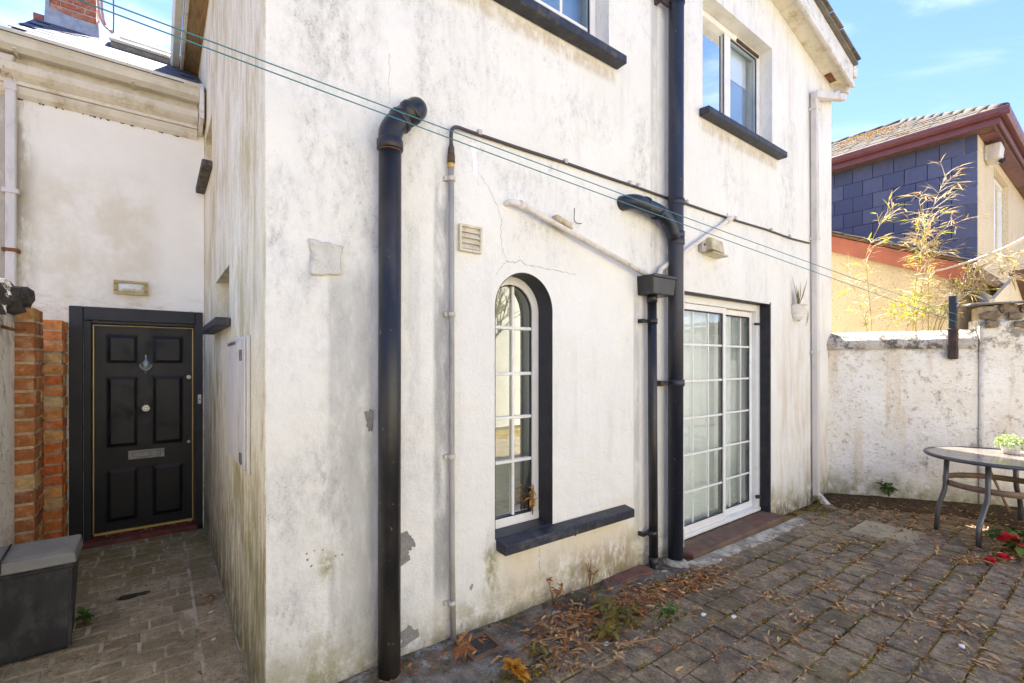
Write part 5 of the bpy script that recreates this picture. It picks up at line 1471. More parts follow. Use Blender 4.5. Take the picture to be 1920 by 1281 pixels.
for (s_, z, sc_) in [(1.54, 2.03, 0.9), (1.53, 2.13, 0.8), (1.72, 2.11, 0.9), (1.66, 2.20, 0.9), (1.88, 2.20, 1.0), (1.93, 2.10, 0.8), (1.80, 2.02, 0.7), (2.1, 2.17, 0.9), (2.3, 2.15, 0.9), (2.5, 2.17, 0.9), (2.72, 2.15, 0.9), (2.95, 2.16, 0.9)]:
    p = gp(s_, 0.05)
    piece('stone', stm[random.randrange(4)], (p.x, p.y, z), tw, (random.uniform(-0.1, 0.1), random.uniform(-0.15, 0.15), gang + random.uniform(-0.05, 0.05)), (sc_, sc_, sc_))
part('render_lump', MB().hexa([(gp(1.95, 0.075).x, gp(1.95, 0.075).y, 1.98), (gp(3.3, 0.075).x, gp(3.3, 0.075).y, 1.98), (gp(3.3, 0.04).x, gp(3.3, 0.04).y, 1.98), (gp(1.95, 0.04).x, gp(1.95, 0.04).y, 1.98),
                                (gp(2.02, 0.075).x, gp(2.02, 0.075).y, 2.16), (gp(3.3, 0.075).x, gp(3.3, 0.075).y, 2.17), (gp(3.3, 0.04).x, gp(3.3, 0.04).y, 2.17), (gp(2.02, 0.04).x, gp(2.02, 0.04).y, 2.16)]), 'garden_wall_render', tw, 0.02, 2)
cap = MB().hexa([(-0.17, -0.30, -0.012), (0.17, -0.30, -0.012), (0.17, 0.26, -0.012), (-0.17, 0.26, -0.012), (-0.165, -0.295, 0.012), (0.17, -0.30, 0.012), (0.17, 0.25, 0.012), (-0.17, 0.26, 0.012)]).mesh('cap_slate', 'verge_slate', 0.004)
for i in range(11):
    p = gp(1.50 + i * 0.335, -0.13)
    piece('cap_slate', cap, (p.x, p.y, 2.262 + min(i, 3) * 0.012 + random.uniform(0, 0.006)), tw, (random.uniform(-0.03, 0.03) + 0.06, random.uniform(-0.03, 0.03), gang))

# rusty iron post carrying the washing lines
ip = thing('iron_post', 'rusty iron post fixed to the garden wall, washing lines tied round it', 'post', (gp(1.18, 0.03).x, gp(1.18, 0.03).y, 1.63))
p = gp(1.215, 0.045)
part('post', MB().box(p.x - 0.034, p.x + 0.034, p.y - 0.034, p.y + 0.034, 1.99, 2.37), 'navy_pipe', ip, 0.006)
part('socket', MB().box(p.x - 0.042, p.x + 0.042, p.y - 0.042, p.y + 0.04, 1.64, 1.995), 'iron_rust', ip, 0.008)
part('rope_wrap', MB().tube([(p.x - 0.04, p.y - 0.04, 2.245), (p.x + 0.04, p.y - 0.04, 2.285)], 0.007, 6).tube([(p.x - 0.04, p.y - 0.042, 2.235), (p.x + 0.04, p.y - 0.042, 2.275)], 0.007, 6).tube([(p.x - 0.04, p.y - 0.04, 2.14), (p.x + 0.04, p.y - 0.04, 2.145)], 0.005, 6), 'smd_galv', ip)
PX, PY_ = p.x, p.y
def line(A, B, sag, lab):
    A, B = Vector(A), Vector(B)
    pts = []
    for i in range(41):
        t = i / 40
        q = A.lerp(B, t)
        q.z -= sag * 4 * t * (1 - t)
        pts.append(q)
    tag(part('washing_line', MB().tube(pts, 0.0027, 6), 'line_teal'), lab, 'washing line', 'washing lines across the yard')
LINES = True
def ray(px, py, t):
    l = (px - CX_) / F_; v = (HY_ - py) / F_
    return Vector(((axx + l * axy) * t, (axy - l * axx) * t, 1.6 + v * t))
a1 = ray(196, 0, 1.70); a2 = ray(155, 0, 1.66)
e1 = Vector((PX - 0.03, PY_ - 0.04, 2.145)); e2 = Vector((PX - 0.03, PY_ - 0.04, 2.06))
line(a1 + (a1 - e1) * 0.09, e1, 0.02, 'upper teal washing line strung across the yard to the iron post')
line(a2 + (a2 - e2) * 0.09, e2, 0.02, 'lower teal washing line strung across the yard to the iron post')

# ---- left boundary: rendered wall, coping stones, brick piers
lw = thing('boundary_wall', 'rendered boundary wall at the left edge topped with dark rough stones', 'wall', (-0.9, 2, 0))
part('wall', MB().box(-1.0, -0.785, -4.0, 4.66, -0.3, 1.93).box(-1.0, -0.80, 4.663, 5.86, -0.3, 1.75), 'garden_wall_render', lw, 0.01)
csm = [stone_mesh(20 + i, 0.15, 0.21, 0.095, 0.3, 'dark_stone') for i in range(4)]
for i in range(22):
    yy = 4.66 - i * 0.385
    piece('coping_stone', csm[i % 4], (-0.87 + random.uniform(-0.02, 0.02), yy, 2.015 + random.uniform(-0.015, 0.02)), lw, (random.uniform(-0.15, 0.15), random.uniform(-0.15, 0.1), random.uniform(-0.2, 0.2)))
part('nail', MB().tube([(-0.79, 4.30, 1.83), (-0.73, 4.31, 1.81), (-0.68, 4.33, 1.815)], 0.010, 8), 'rust', lw)

def brick_mesh(lx, ly, lz, mat, seed):
    rn3 = random.Random(seed)
    me = MB().box(-lx / 2, lx / 2, -ly / 2, ly / 2, -lz / 2, lz / 2).mesh('brick', mat)
    bm = bmesh.new(); bm.from_mesh(me)
    bmesh.ops.subdivide_edges(bm, edges=bm.edges, cuts=3, use_grid_fill=True)
    for v in bm.verts:
        m_ = Vector((abs(v.co.x) * 2 / lx, abs(v.co.y) * 2 / ly, abs(v.co.z) * 2 / lz))
        edge = sum(1 for q in m_ if q > 0.98)
        f = 0.004 * mnoise.noise(v.co * 30 + Vector((seed, 0, 0)))
        v.co *= 1 - (0.025 if edge >= 2 else 0) - abs(f) * 3
    bm.to_mesh(me); bm.free()
    return me
def pier(lab, x0, x1, y0, y1, top, pitch, mat, seed):
    t = thing('brick_pier', lab, 'brick pier', ((x0 + x1) / 2, (y0 + y1) / 2, 0), 'brick piers left of the door')
    part('mortar_core', MB().box(x0 + 0.010, x1 - 0.008, y0 + 0.010, y1 - 0.005, -0.2, top - 0.01), 'mortar_lime', t)
    Lx = x1 - x0; Ly = y1 - y0
    a = [brick_mesh(Lx, Ly * 0.34, pitch - 0.016, mat, seed + i) for i in range(3)]
    b = [brick_mesh(Lx, Ly * 0.62, pitch - 0.016, mat, seed + 9 + i) for i in range(3)]
    rn4 = random.Random(seed)
    n_ = int((top + 0.12) / pitch)
    for k in range(n_):
        z = top - pitch * (k + 0.5) + 0.006
        fl = k % 2
        first, second = (a, b) if fl else (b, a)
        l1 = Ly * (0.34 if fl else 0.62); l2 = Ly * (0.62 if fl else 0.34)
        jx = rn4.uniform(-0.006, 0.005)
        piece('brick', first[rn4.randrange(3)], ((x0 + x1) / 2 + jx, y0 + l1 / 2 + rn4.uniform(-0.004, 0.003), z), t, (0, rn4.uniform(-0.02, 0.02), rn4.uniform(-0.02, 0.02)))
        piece('brick', second[rn4.randrange(3)], ((x0 + x1) / 2 + rn4.uniform(-0.005, 0.005), y1 - l2 / 2, z), t, (0, rn4.uniform(-0.015, 0.015), rn4.uniform(-0.015, 0.015)))
    return t
pier('weathered brown brick pier at the end of the boundary wall', -0.797, -0.686, 4.655, 4.975, 1.985, 0.0985, 'weathered_brick', 40)
pier('bright orange brick pier against the wing beside the door surround', -0.775, -0.650, 5.56, 5.845, 1.966, 0.0955, 'orange_brick', 60)

# ---- bin
bn = thing('storage_bin', 'dark plastic bin with a pale grey dusty lid at lower left', 'bin', (-0.58, 4.0, -0.09))
part('body', MB().hexa([(-0.725, 3.80, -0.088), (-0.42, 3.80, -0.088), (-0.42, 4.03, -0.088), (-0.725, 4.03, -0.088), (-0.755, 3.775, 0.44), (-0.392, 3.775, 0.44), (-0.392, 4.07, 0.44), (-0.755, 4.07, 0.44)]), 'bin_dark', bn, 0.022, 3)
part('lid', MB().hexa([(-0.768, 3.755, 0.425), (-0.378, 3.755, 0.425), (-0.378, 4.085, 0.425), (-0.768, 4.085, 0.425), (-0.758, 3.765, 0.487), (-0.388, 3.765, 0.487), (-0.388, 4.075, 0.505), (-0.758, 4.075, 0.505)]), 'bin_lid', bn, 0.012, 3)
part('lid_panel', MB().hexa([(-0.74, 3.79, 0.488), (-0.43, 3.79, 0.488), (-0.43, 4.05, 0.500), (-0.74, 4.05, 0.500), (-0.73, 3.80, 0.494), (-0.44, 3.80, 0.494), (-0.44, 4.04, 0.508), (-0.73, 4.04, 0.508)]), 'bin_lid', bn, 0.004)
for xr in (-0.745, -0.405):
    part('corner_rib', MB().hexa([(xr - 0.012 * (1 if xr < -0.5 else 1) + (0.022 if xr < -0.5 else -0.012), 3.796, -0.07), (xr + 0.022 if xr < -0.5 else xr, 3.796, -0.07), (xr + 0.022 if xr < -0.5 else xr, 3.81, -0.07), (xr + 0.010 if xr < -0.5 else xr - 0.012, 3.81, -0.07), (xr - 0.006, 3.771, 0.385), (xr + 0.006, 3.771, 0.385), (xr + 0.006, 3.785, 0.385), (xr - 0.006, 3.785, 0.385)]), 'bin_dark', bn, 0.003)
part('handle', MB().tube(smooth_path([(-0.69, 3.748, 0.44), (-0.69, 3.746, 0.50), (-0.69, 4.0, 0.525)], 0.02), 0.006, 8), 'gate_dark', bn)
part('rim', MB().hexa([(-0.76, 3.768, 0.395), (-0.387, 3.768, 0.395), (-0.387, 4.076, 0.395), (-0.76, 4.076, 0.395), (-0.762, 3.766, 0.424), (-0.385, 3.766, 0.424), (-0.385, 4.078, 0.424), (-0.762, 4.078, 0.424)]), 'bin_dark', bn, 0.006)

# ================================================================== TABLE
TX, TY, TZ = 6.443, 0.79, 0.70
tb = thing('garden_table', 'round grey metal garden table with curved legs by the garden wall', 'table', (TX, TY, -0.05))
part('tabletop', MB().lathe([(0.535, -0.006), (0.535, 0.0)], (TX, TY, TZ), 56), 'table_glass', tb)
part('rim', MB().tube([(TX + 0.545 * math.cos(a), TY + 0.545 * math.sin(a), TZ - 0.010) for a in [2 * math.pi * i / 64 for i in range(65)]], 0.018, 10, False), 'table_frame', tb)
def tleg(fx, fy, gzv):
    dx, dy = fx - TX, fy - TY
    r_ = math.hypot(dx, dy); ux, uy = dx / r_, dy / r_
    pr_ = [(0.42, TZ - 0.02), (0.435, 0.36), (r_ - 0.01, 0.17), (r_, gzv)]
    pts = smooth_path([(TX + ux * q, TY + uy * q, z) for q, z in pr_], 0.06, 5)
    part('leg', MB().tube(pts, 0.021, 12), 'table_frame', tb)
for fx, fy in ((5.73, 0.84), (6.15, 1.20), (7.02, 0.72), (6.50, 0.12)):
    tleg(fx, fy, gz(fx, fy) + 0.0)
def hoop(r_, z, wd_):
    vs_, fs_ = [], []
    n_ = 48
    for i in range(n_):
        a = 2 * math.pi * i / n_
        for (rr_, zz_) in ((r_, z), (r_, z + wd_), (r_ - 0.008, z + wd_), (r_ - 0.008, z)):
            vs_.append((TX + rr_ * math.cos(a), TY + rr_ * math.sin(a), zz_))
    for i in range(n_):
        for k in range(4):
            fs_.append((i * 4 + k, ((i + 1) % n_) * 4 + k, ((i + 1) % n_) * 4 + (k + 1) % 4, i * 4 + (k + 1) % 4))
    return MB()._add(vs_, fs_, True)
part('brace_hoop', hoop(0.415, 0.40, 0.055), 'table_brace', tb)
pt = thing('flower_pot', 'white pot of small pale green leaves standing on the garden table', 'potted plant', (6.73, 0.76, TZ))
part('pot', MB().lathe([(0.058, 0.0), (0.062, 0.01), (0.074, 0.085), (0.078, 0.10), (0.072, 0.10), (0.068, 0.085)], (6.73, 0.76, TZ), 28), 'pot_white', pt)
lb = LB()
for i in range(420):
    a = random.uniform(0, 6.283); rr_ = 0.105 * math.sqrt(random.random()); hz_ = random.uniform(0.085, 0.20) * (1 - 0.35 * (rr_ / 0.105) ** 2)
    lb.leaf((6.73 + rr_ * math.cos(a), 0.76 + rr_ * math.sin(a), TZ + hz_), (random.gauss(math.cos(a), 0.7), random.gauss(math.sin(a), 0.7), random.gauss(0.4, 0.5)), (0, 0, 1), random.uniform(0.018, 0.034), 0.016, 0.3, 0.3, None, 2)
part('foliage', lb.mesh('foliage', 'pale_leaf'), None, pt)

# ================================================================== NEIGHBOUR BUILDINGS
NX, NYC = 10.5, 1.545
nb = thing('neighbour_house', 'neighbour house with blue slate hung wall, maroon eaves and lichened roof', 'house', (11, 3, 0))
part('wall', MB().box(NX, NX + 0.25, NYC + 0.003, 6.0, -0.3, 5.25), 'gate_dark', nb, label='dark wall behind the blue slates')
WN = rect(11.88, 13.45, 3.55, 5.09)
part('end_wall', MB().sheet([(NX - 0.002, -0.3), (16.0, -0.3), (16.0, 5.25), (NX - 0.002, 5.25)], [WN], lambda a, b: (a, NYC, b), lambda a, b: (a, NYC + 0.25, b)), 'cream_pebbledash', nb)
ws_ = MB().box(-0.006, 0.006, -0.1495, 0.1495, -0.1345, 0.1345).mesh('slate', 'blue_slate', 0.0025)
wh_ = MB().box(-0.006, 0.006, -0.0725, 0.0725, -0.1345, 0.1345).mesh('slate', 'blue_slate', 0.0025)
for k in range(8):
    z = 5.12 - k * 0.274
    y = NYC + 0.004
    first = True
    while y < 4.4:
        half = first and k % 2 == 0
        l_ = 0.15 if half else 0.306
        piece('slate', wh_ if half else ws_, (NX - 0.012 + random.uniform(-0.002, 0.002), y + l_ / 2, z), nb, (random.uniform(-0.006, 0.006), 0.02 + random.uniform(-0.01, 0.012), random.uniform(-0.014, 0.014)))
        y += l_ + 0.002
        first = False
# eaves
part('soffit', MB().box(10.22, NX + 0.02, 1.27, 5.5, 5.255, 5.275).box(NX + 0.022, 16.2, 1.27, NYC + 0.02, 5.255, 5.275), 'brown_eave', nb)
for i in range(22):
    pass
part('fascia', MB().box(10.215, 10.24, 1.262, 5.5, 5.235, 5.40).box(10.242, 16.2, 1.262, 1.285, 5.235, 5.40), 'maroon_upvc', nb, 0.003)
def ng(pr_, a, b, ax): return MB().prism(pr_, ax, a, b)
part('gutter', ng([(10.213, 5.34), (10.15, 5.33), (10.11, 5.37), (10.10, 5.44), (10.115, 5.445), (10.213, 5.43)], 1.15, 5.5, 'y'), 'maroon_upvc', nb, 0.004)
part('gutter', ng([(1.26, 5.34), (1.19, 5.33), (1.16, 5.37), (1.15, 5.44), (1.165, 5.445), (1.26, 5.43)], 10.105, 16.2, 'x'), 'maroon_upvc', nb, 0.004)
part('soffit_trim', MB().box(10.242, 16.2, 1.31, 1.345, 5.235, 5.254), 'maroon_upvc', nb)
sbm = MB().box(-0.06, 0.06, -0.115, 0.115, -0.004, 0.004).mesh('soffit_board', 'maroon_upvc', 0.002)
for i in range(30):
    piece('soffit_board', sbm, (10.60 + i * 0.125, 1.455, 5.249), nb)
# roof
Rz = lambda x: 5.43 + (x - 10.15) * 0.52
rg = [(10.15, 1.18, 5.43), (12.5, 3.0, Rz(12.5)), (12.5, 6.0, Rz(12.5)), (10.15, 6.0, 5.43)]
rb = [(a, b, c - 0.06) for a, b, c in rg]
hp_ = [(10.15, 1.18, 5.43), (16.2, 1.18, 5.43), (14.0, 3.0, Rz(12.5)), (12.5, 3.0, Rz(12.5))]
nroof = part('roof', MB().hexa(rb + rg).hexa([(a, b, c - 0.06) for a, b, c in hp_] + hp_).hexa([(12.5, 3.0, Rz(12.5) - .06), (12.5, 6.0, Rz(12.5) - .06), (16.2, 6, 5.4), (16.2, 3, 5.4), (12.5, 3.0, Rz(12.5)), (12.5, 6.0, Rz(12.5)), (16.2, 6, 5.45), (16.2, 3, 5.45)]), 'lichen_slate', nb)
rs = [MB().hexa([(-0.16, -0.145 + a_, -0.005), (0.17, -0.145, -0.005), (0.17, 0.145, -0.005), (-0.165 + a_, 0.145, -0.005), (-0.16, -0.143 + a_, 0.006), (0.17, -0.145, 0.006), (0.17, 0.145, 0.006), (-0.165 + a_, 0.145, 0.006)]).mesh('slate', 'lichen_slate', 0.002) for a_ in (0, 0.01, 0.02)]
na = math.atan(0.52)
for k in range(10):
    x = 10.27 + k * 0.225
    y = 1.25 + (x - 10.15) * (1.82 / 2.35) + (0.145 if k % 2 else 0)
    while y < 4.9:
        piece('slate', random.choice(rs), (x, y, Rz(x) + 0.014 + random.uniform(0, 0.007)), nroof, (random.uniform(-0.02, 0.02), -na + 0.03, random.uniform(-0.03, 0.03)))
        y += 0.296
hipm = MB().tube([(-0.16, 0, 0), (0.16, 0, 0)], 0.06, 10).mesh('hip_tile', 'lichen_slate')
hd = Vector((12.5 - 10.15, 1.82, Rz(12.5) - 5.43))
hl = hd.length; hdn = hd.normalized()
for i in range(int(hl / 0.31)):
    q = Vector((10.15, 1.18, 5.43)) + hdn * (0.2 + i * 0.31)
    piece('hip_tile', hipm, (q.x, q.y, q.z + 0.0), nroof, (0, -math.asin(hdn.z), math.atan2(hdn.y, hdn.x)))
for i in range(9):
    piece('hip_tile', hipm, (12.5, 3.15 + i * 0.31, Rz(12.5) + 0.0), nroof, (0, 0, R(90)))
mos = LB()
for i in range(260):
    k = random.random()
    x = random.choice((random.uniform(11.2, 12.4), random.uniform(10.3, 12.4))); y = random.uniform(1.6 + (x - 10.15) * 0.78, 3.9)
    mos.blob((x, y, Rz(x) + 0.02), random.uniform(0.015, 0.04), 4)
o = part('roof_moss', mos.mesh('roof_moss', 'dry_leaf'), None, nb); o['kind'] = 'stuff'
nw = bpy.data.objects.new('window', None); nw.location = (12.6, NYC, 4.3); link(nw, nb)
part('frame', MB().box(11.885, 11.95, NYC + 0.09, NYC + 0.16, 3.55, 5.08).box(13.38, 13.445, NYC + 0.09, NYC + 0.16, 3.55, 5.08).box(11.95, 13.38, NYC + 0.09, NYC + 0.16, 5.01, 5.08).box(12.6, 12.68, NYC + 0.09, NYC + 0.16, 3.56, 5.01), 'upvc_white', nw)
part('pane', MB()._add([(11.94, NYC + 0.12, 3.56), (13.39, NYC + 0.12, 3.56), (13.39, NYC + 0.12, 5.02), (11.94, NYC + 0.12, 5.02)], [(0, 1, 2, 3)]), 'window_glass', nw)
part('room_wall', MB().box(11.5, 14.0, NYC + 1.8, NYC + 1.85, 3.0, 5.2).box(NX + 0.26, 15.9, NYC + 0.26, 5.9, 3.30, 3.36), 'interior_wall', nb)
al = thing('alarm_box', 'white alarm box high on the pale end wall of the blue slate house', 'alarm box', (11.2, NYC, 5.05))
part('case', MB().hexa([(10.95, 1.36, 4.97), (11.27, 1.36, 4.93), (11.27, 1.542, 4.93), (10.95, 1.542, 4.95), (10.95, 1.34, 5.20), (11.30, 1.34, 5.18), (11.30, 1.542, 5.18), (10.95, 1.542, 5.20)]), 'downpipe_white', al, 0.02, 2)
part('sensor', MB().tube([(11.12, 1.36, 4.95), (11.13, 1.33, 4.90)], [0.05, 0.035], 12), 'gate_dark', al)

# cream lean-to between garden wall and neighbour
an = thing('lean_to', 'cream pebbledashed lean to with terracotta verge behind the garden wall', 'building', (9.4, 2.6, 0))
def az(y): return 2.75 + (y - 1.58) * 0.455
part('wall', MB().prism([(1.54, -0.3), (4.2, -0.3), (4.2, az(4.2)), (1.54, az(1.54))], 'x', 8.5, 8.75), 'cream_pebbledash', an)
part('end_wall', MB().box(8.752, 10.48, 1.54, 1.79, -0.3, 2.70), 'cream_pebbledash', an)
part('corner_quoin', MB().box(8.488, 8.56, 1.528, 1.66, -0.3, 2.725), 'cream_pebbledash', an, 0.004)
part('verge_board', MB().prism([(1.36, az(1.36) - 0.01), (4.3, az(4.3) - 0.01), (4.3, az(4.3) + 0.235), (1.36, az(1.36) + 0.235)], 'x', 8.40, 8.43), 'terracotta_fascia', an, 0.004)
part('verge_soffit', MB().prism([(1.40, az(1.40) + 0.002), (4.3, az(4.3) + 0.002), (4.3, az(4.3) + 0.03), (1.40, az(1.40) + 0.03)], 'x', 8.432, 8.76), 'brown_eave', an)
part('roof', MB().prism([(1.30, az(1.30) + 0.245), (4.3, az(4.3) + 0.245), (4.3, az(4.3) + 0.285), (1.30, az(1.30) + 0.285)], 'x', 8.36, 10.47), 'brown_eave', an, 0.006)
part('eave_fascia', MB().box(8.43, 10.47, 1.33, 1.36, az(1.36) - 0.02, az(1.36) + 0.20), 'brown_eave', an, 0.004)
part('gutter', MB().prism([(1.328, 2.70), (1.26, 2.69), (1.23, 2.73), (1.22, 2.80), (1.328, 2.80)], 'x', 8.38, 10.47), 'brown_eave', an, 0.004)
vsl = MB().box(-0.05, 0.12, -0.14, 0.14, -0.008, 0.008).mesh('roof_slate', 'verge_slate', 0.003)
for i in range(10):
    yy = 1.42 + i * 0.285
    piece('roof_slate', vsl, (8.38, yy, az(yy) + 0.295 + random.uniform(0, 0.006)), an, (math.atan(0.455) - 0.03, 0, random.uniform(-0.03, 0.03)))
# side return with its own little roof and far house beyond
rt2 = thing('outhouse', 'low pale outhouse with a dark tiled slope behind the taller stone wall', 'building', (9.5, 1.0, 0))
part('wall', MB().prism([(8.9, -0.3), (12.2, -0.3), (12.2, 2.35), (10.6, 2.92), (8.9, 2.45)], 'y', 1.15, 1.20), 'cream_pebbledash', rt2)
part('roof', MB().prism([(10.5, 3.02), (10.5, 2.95), (12.7, 2.17), (12.7, 2.24)], 'y', 1.0, 1.205), 'brown_eave', rt2, 0.005)
fh = thing('far_house', 'blue grey house in the distance at the right edge of the picture', 'house', (30, 2.5, 0))
part('wall', MB().box(30, 38, -4, 2.9, -0.3, 5.4), 'dull_blue_wall', fh)
part('roof', MB().prism([(-4.2, 5.4), (3.1, 5.4), (-0.5, 7.0)], 'x', 29.8, 38.2), 'blue_slate', fh)
for (y0, z0) in ((2.0, 3.4), (0.4, 3.4)):
    wq = part('window', MB().box(29.93, 29.99, y0, y0 + 0.8, z0, z0 + 1.2), 'upvc_white', fh)
    part('pane', MB().box(29.91, 29.935, y0 + 0.08, y0 + 0.72, z0 + 0.08, z0 + 1.12), 'table_glass', wq)

# ================================================================== BEHIND THE CAMERA (seen in the glass only)
op_ = thing('opposite_house', 'cream rendered house facing the yard, mirrored in the window glass', 'house', (4, -6.2, 0))
part('wall', MB().box(-5, 15, -6.6, -6.2, -0.3, 5.2), 'opposite_render', op_)
part('roof', MB().prism([(-6.0, 5.15), (-6.0, 5.25), (-9.5, 7.4), (-9.5, 7.3)], 'x', -5.3, 15.3), 'verge_slate', op_)
for x in (-1, 3.2, 11.0):
    wq = part('window', MB().box(x, x + 1.1, -6.21, -6.17, 2.9, 4.1), 'upvc_white', op_)
    part('pane', MB().box(x + 0.08, x + 1.02, -6.172, -6.16, 2.98, 4.02), 'table_glass', wq)
tr_ = thing('bare_tree', 'bare branched tree mirrored in the arched window', 'tree', (6.4, -4.6, -0.1))
def branch(mb, p, d, L_, r_, lev, rn5):
    q = p + d * L_
    mid = p.lerp(q, 0.5) + Vector((rn5.uniform(-.05, .05), rn5.uniform(-.05, .05), 0)) * L_
    mb.tube([p, mid, q], [r_, r_ * 0.85, r_ * 0.7], 7 if lev < 2 else 5)
    if lev >= 5: return
    for _ in range(3 if lev < 3 else 2):
        nd = (d + Vector((rn5.uniform(-1, 1), rn5.uniform(-1, 1), rn5.uniform(-0.25, 0.6))) * 0.75).normalized()
        branch(mb, q, nd, L_ * rn5.uniform(0.6, 0.85), r_ * 0.62, lev + 1, rn5)
crown = MB()
part('trunk', MB().tube([(6.4, -4.6, -0.2), (6.42, -4.58, 0.5), (6.38, -4.6, 1.1)], [0.12, 0.09, 0.08], 10), 'bark', tr_)
branch(crown, Vector((6.38, -4.6, 1.08)), Vector((0.1, 0.05, 1)).normalized(), 0.75, 0.07, 0, random.Random(5))
part('crown', crown, 'bark', tr_, fixn=False)

# ================================================================== PLANTS
def onX(px, py, X):
    l = (px - CX_) / F_; v = (HY_ - py) / F_
    t = X / (axx + l * axy)
    return Vector((X, (axy - l * axx) * t, 1.6 + v * t))
def bamboo(lab, canes, X, dens, green, seed, rad=0.008, mat='cane', tipn=5, Lr=(0.10, 0.2)):
    rn6 = random.Random(seed)
    base = Vector(canes[0][0])
    t = thing('bamboo', lab, 'bamboo', (base.x, base.y, 0), 'bamboo behind the garden wall')
    dry, grn = LB(), LB()
    tw_ = MB()
    for cn in canes:
        pts = [Vector(c) for c in cn]
        first = pts[0].copy(); first.z = -0.2
        pts = smooth_path([first] + pts, 0.25, 5)
        n_ = len(pts)
        part('cane', MB().tube(pts, [rad * (1 - 0.75 * i / (n_ - 1)) for i in range(n_)], 7), mat, t)
        zmin = 2.1
        ln = [(pts[i] - pts[i - 1]).length for i in range(1, n_)]
        tot = sum(ln)
        for _ in range(int(tot * dens)):
            u = rn6.random() ** 0.7 * tot
            i = 0
            while i < n_ - 2 and u > ln[i]:
                u -= ln[i]; i += 1
            p = pts[i].lerp(pts[i + 1], min(1, u / max(ln[i], 1e-4)))
            if p.z < zmin: continue
            d = (pts[i + 1] - pts[i]).normalized()
            side = (d * 0.5 + Vector((rn6.uniform(-1, 1), rn6.uniform(-1, 1), rn6.uniform(-0.4, 0.5)))).normalized()
            tl = rn6.uniform(0.07, 0.28)
            e = p + side * tl + Vector((0, 0, -0.1 * tl))
            tw_.tube([p, p.lerp(e, 0.5) + Vector((0, 0, 0.015)), e], [0.003, 0.0025, 0.0015], 4, False)
            for _2 in range(rn6.randint(2, tipn)):
                q = p.lerp(e, rn6.uniform(0.4, 1.0))
                dd = (side + Vector((rn6.uniform(-.8, .8), rn6.uniform(-.8, .8), rn6.uniform(-.7, .3)))).normalized()
                tgt = grn if rn6.random() < green else dry
                tgt.leaf(q, dd, (rn6.uniform(-.5, .5), rn6.uniform(-.5, .5), 1), rn6.uniform(*Lr), rn6.uniform(0.008, 0.016) * (1.5 if tgt is grn else 1), 0.25, 0.4, rn6.random())
    part('twigs', tw_, 'cane_pale', t, fixn=False)
    if dry.v: part('foliage', dry.mesh('foliage', 'bamboo_leaf_dry'), None, t)
    if grn.v: part('green_foliage', grn.mesh('foliage', 'bamboo_leaf_green'), None, t)
X1 = 7.85
bamboo('two slender bamboo canes by the downpipe with few drooping leaves', [[onX(1635, 616, X1), onX(1628, 540, X1), onX(1622, 480, X1), onX(1640, 440, X1), onX(1665, 395, X1)], [onX(1628, 616, X1 + .1), onX(1608, 560, X1 + .1), onX(1590, 495, X1 + .1)]], X1, 16, 0.35, 1)
bamboo('tallest feathery bamboo clump in front of the blue slates', [[onX(1711, 616, X1), onX(1716, 530, X1), onX(1728, 460, X1), onX(1752, 380, X1), onX(1776, 325, X1)], [onX(1740, 600, X1 + .15), onX(1742, 500, X1 + .15), onX(1735, 430, X1 + .15), onX(1722, 370, X1 + .15), onX(1742, 350, X1 + .15)], [onX(1716, 600, X1 + .05), onX(1735, 500, X1 + .05), onX(1765, 430, X1 + .05), onX(1800, 415, X1 + .05)]], X1, 26, 0.08, 2, tipn=5)
bamboo('dense dry bamboo spray leaning right over the stone wall', [[onX(1748, 612, X1), onX(1781, 555, X1), onX(1815, 525, X1), onX(1880, 500, X1)], [onX(1755, 612, X1), onX(1800, 540, X1), onX(1850, 490, X1), onX(1915, 475, X1)], [onX(1760, 612, X1 - .05), onX(1800, 560, X1 - .05), onX(1850, 530, X1 - .05), onX(1895, 520, X1 - .05)]], X1, 34, 0.08, 3, tipn=5)
bamboo('low yellow green bamboo shoots just above the garden wall coping', [[onX(1700, 616, X1 - .15), onX(1705, 595, X1 - .15), onX(1715, 570, X1 - .15)], [onX(1728, 616, X1 - .15), onX(1735, 590, X1 - .15), onX(1752, 572, X1 - .15)], [onX(1745, 616, X1 - .1), onX(1748, 600, X1 - .1), onX(1756, 580, X1 - .1)], [onX(1660, 617, X1 - .1), onX(1672, 600, X1 - .1), onX(1680, 590, X1 - .1)]], X1, 40, 0.85, 4, 0.005)
ac = smooth_path([onX(1705, 518, 7.7), onX(1760, 508, 7.7), onX(1830, 487, 7.75), onX(1880, 468, 7.8), onX(1935, 440, 7.85)], 0.3, 5)
tag(part('fallen_cane', MB().tube(ac, [0.008 + 0.012 * i / (len(ac) - 1) for i in range(len(ac))], 8), 'cane_pale'), 'pale dead cane arching across the bamboo towards the right edge', 'cane')

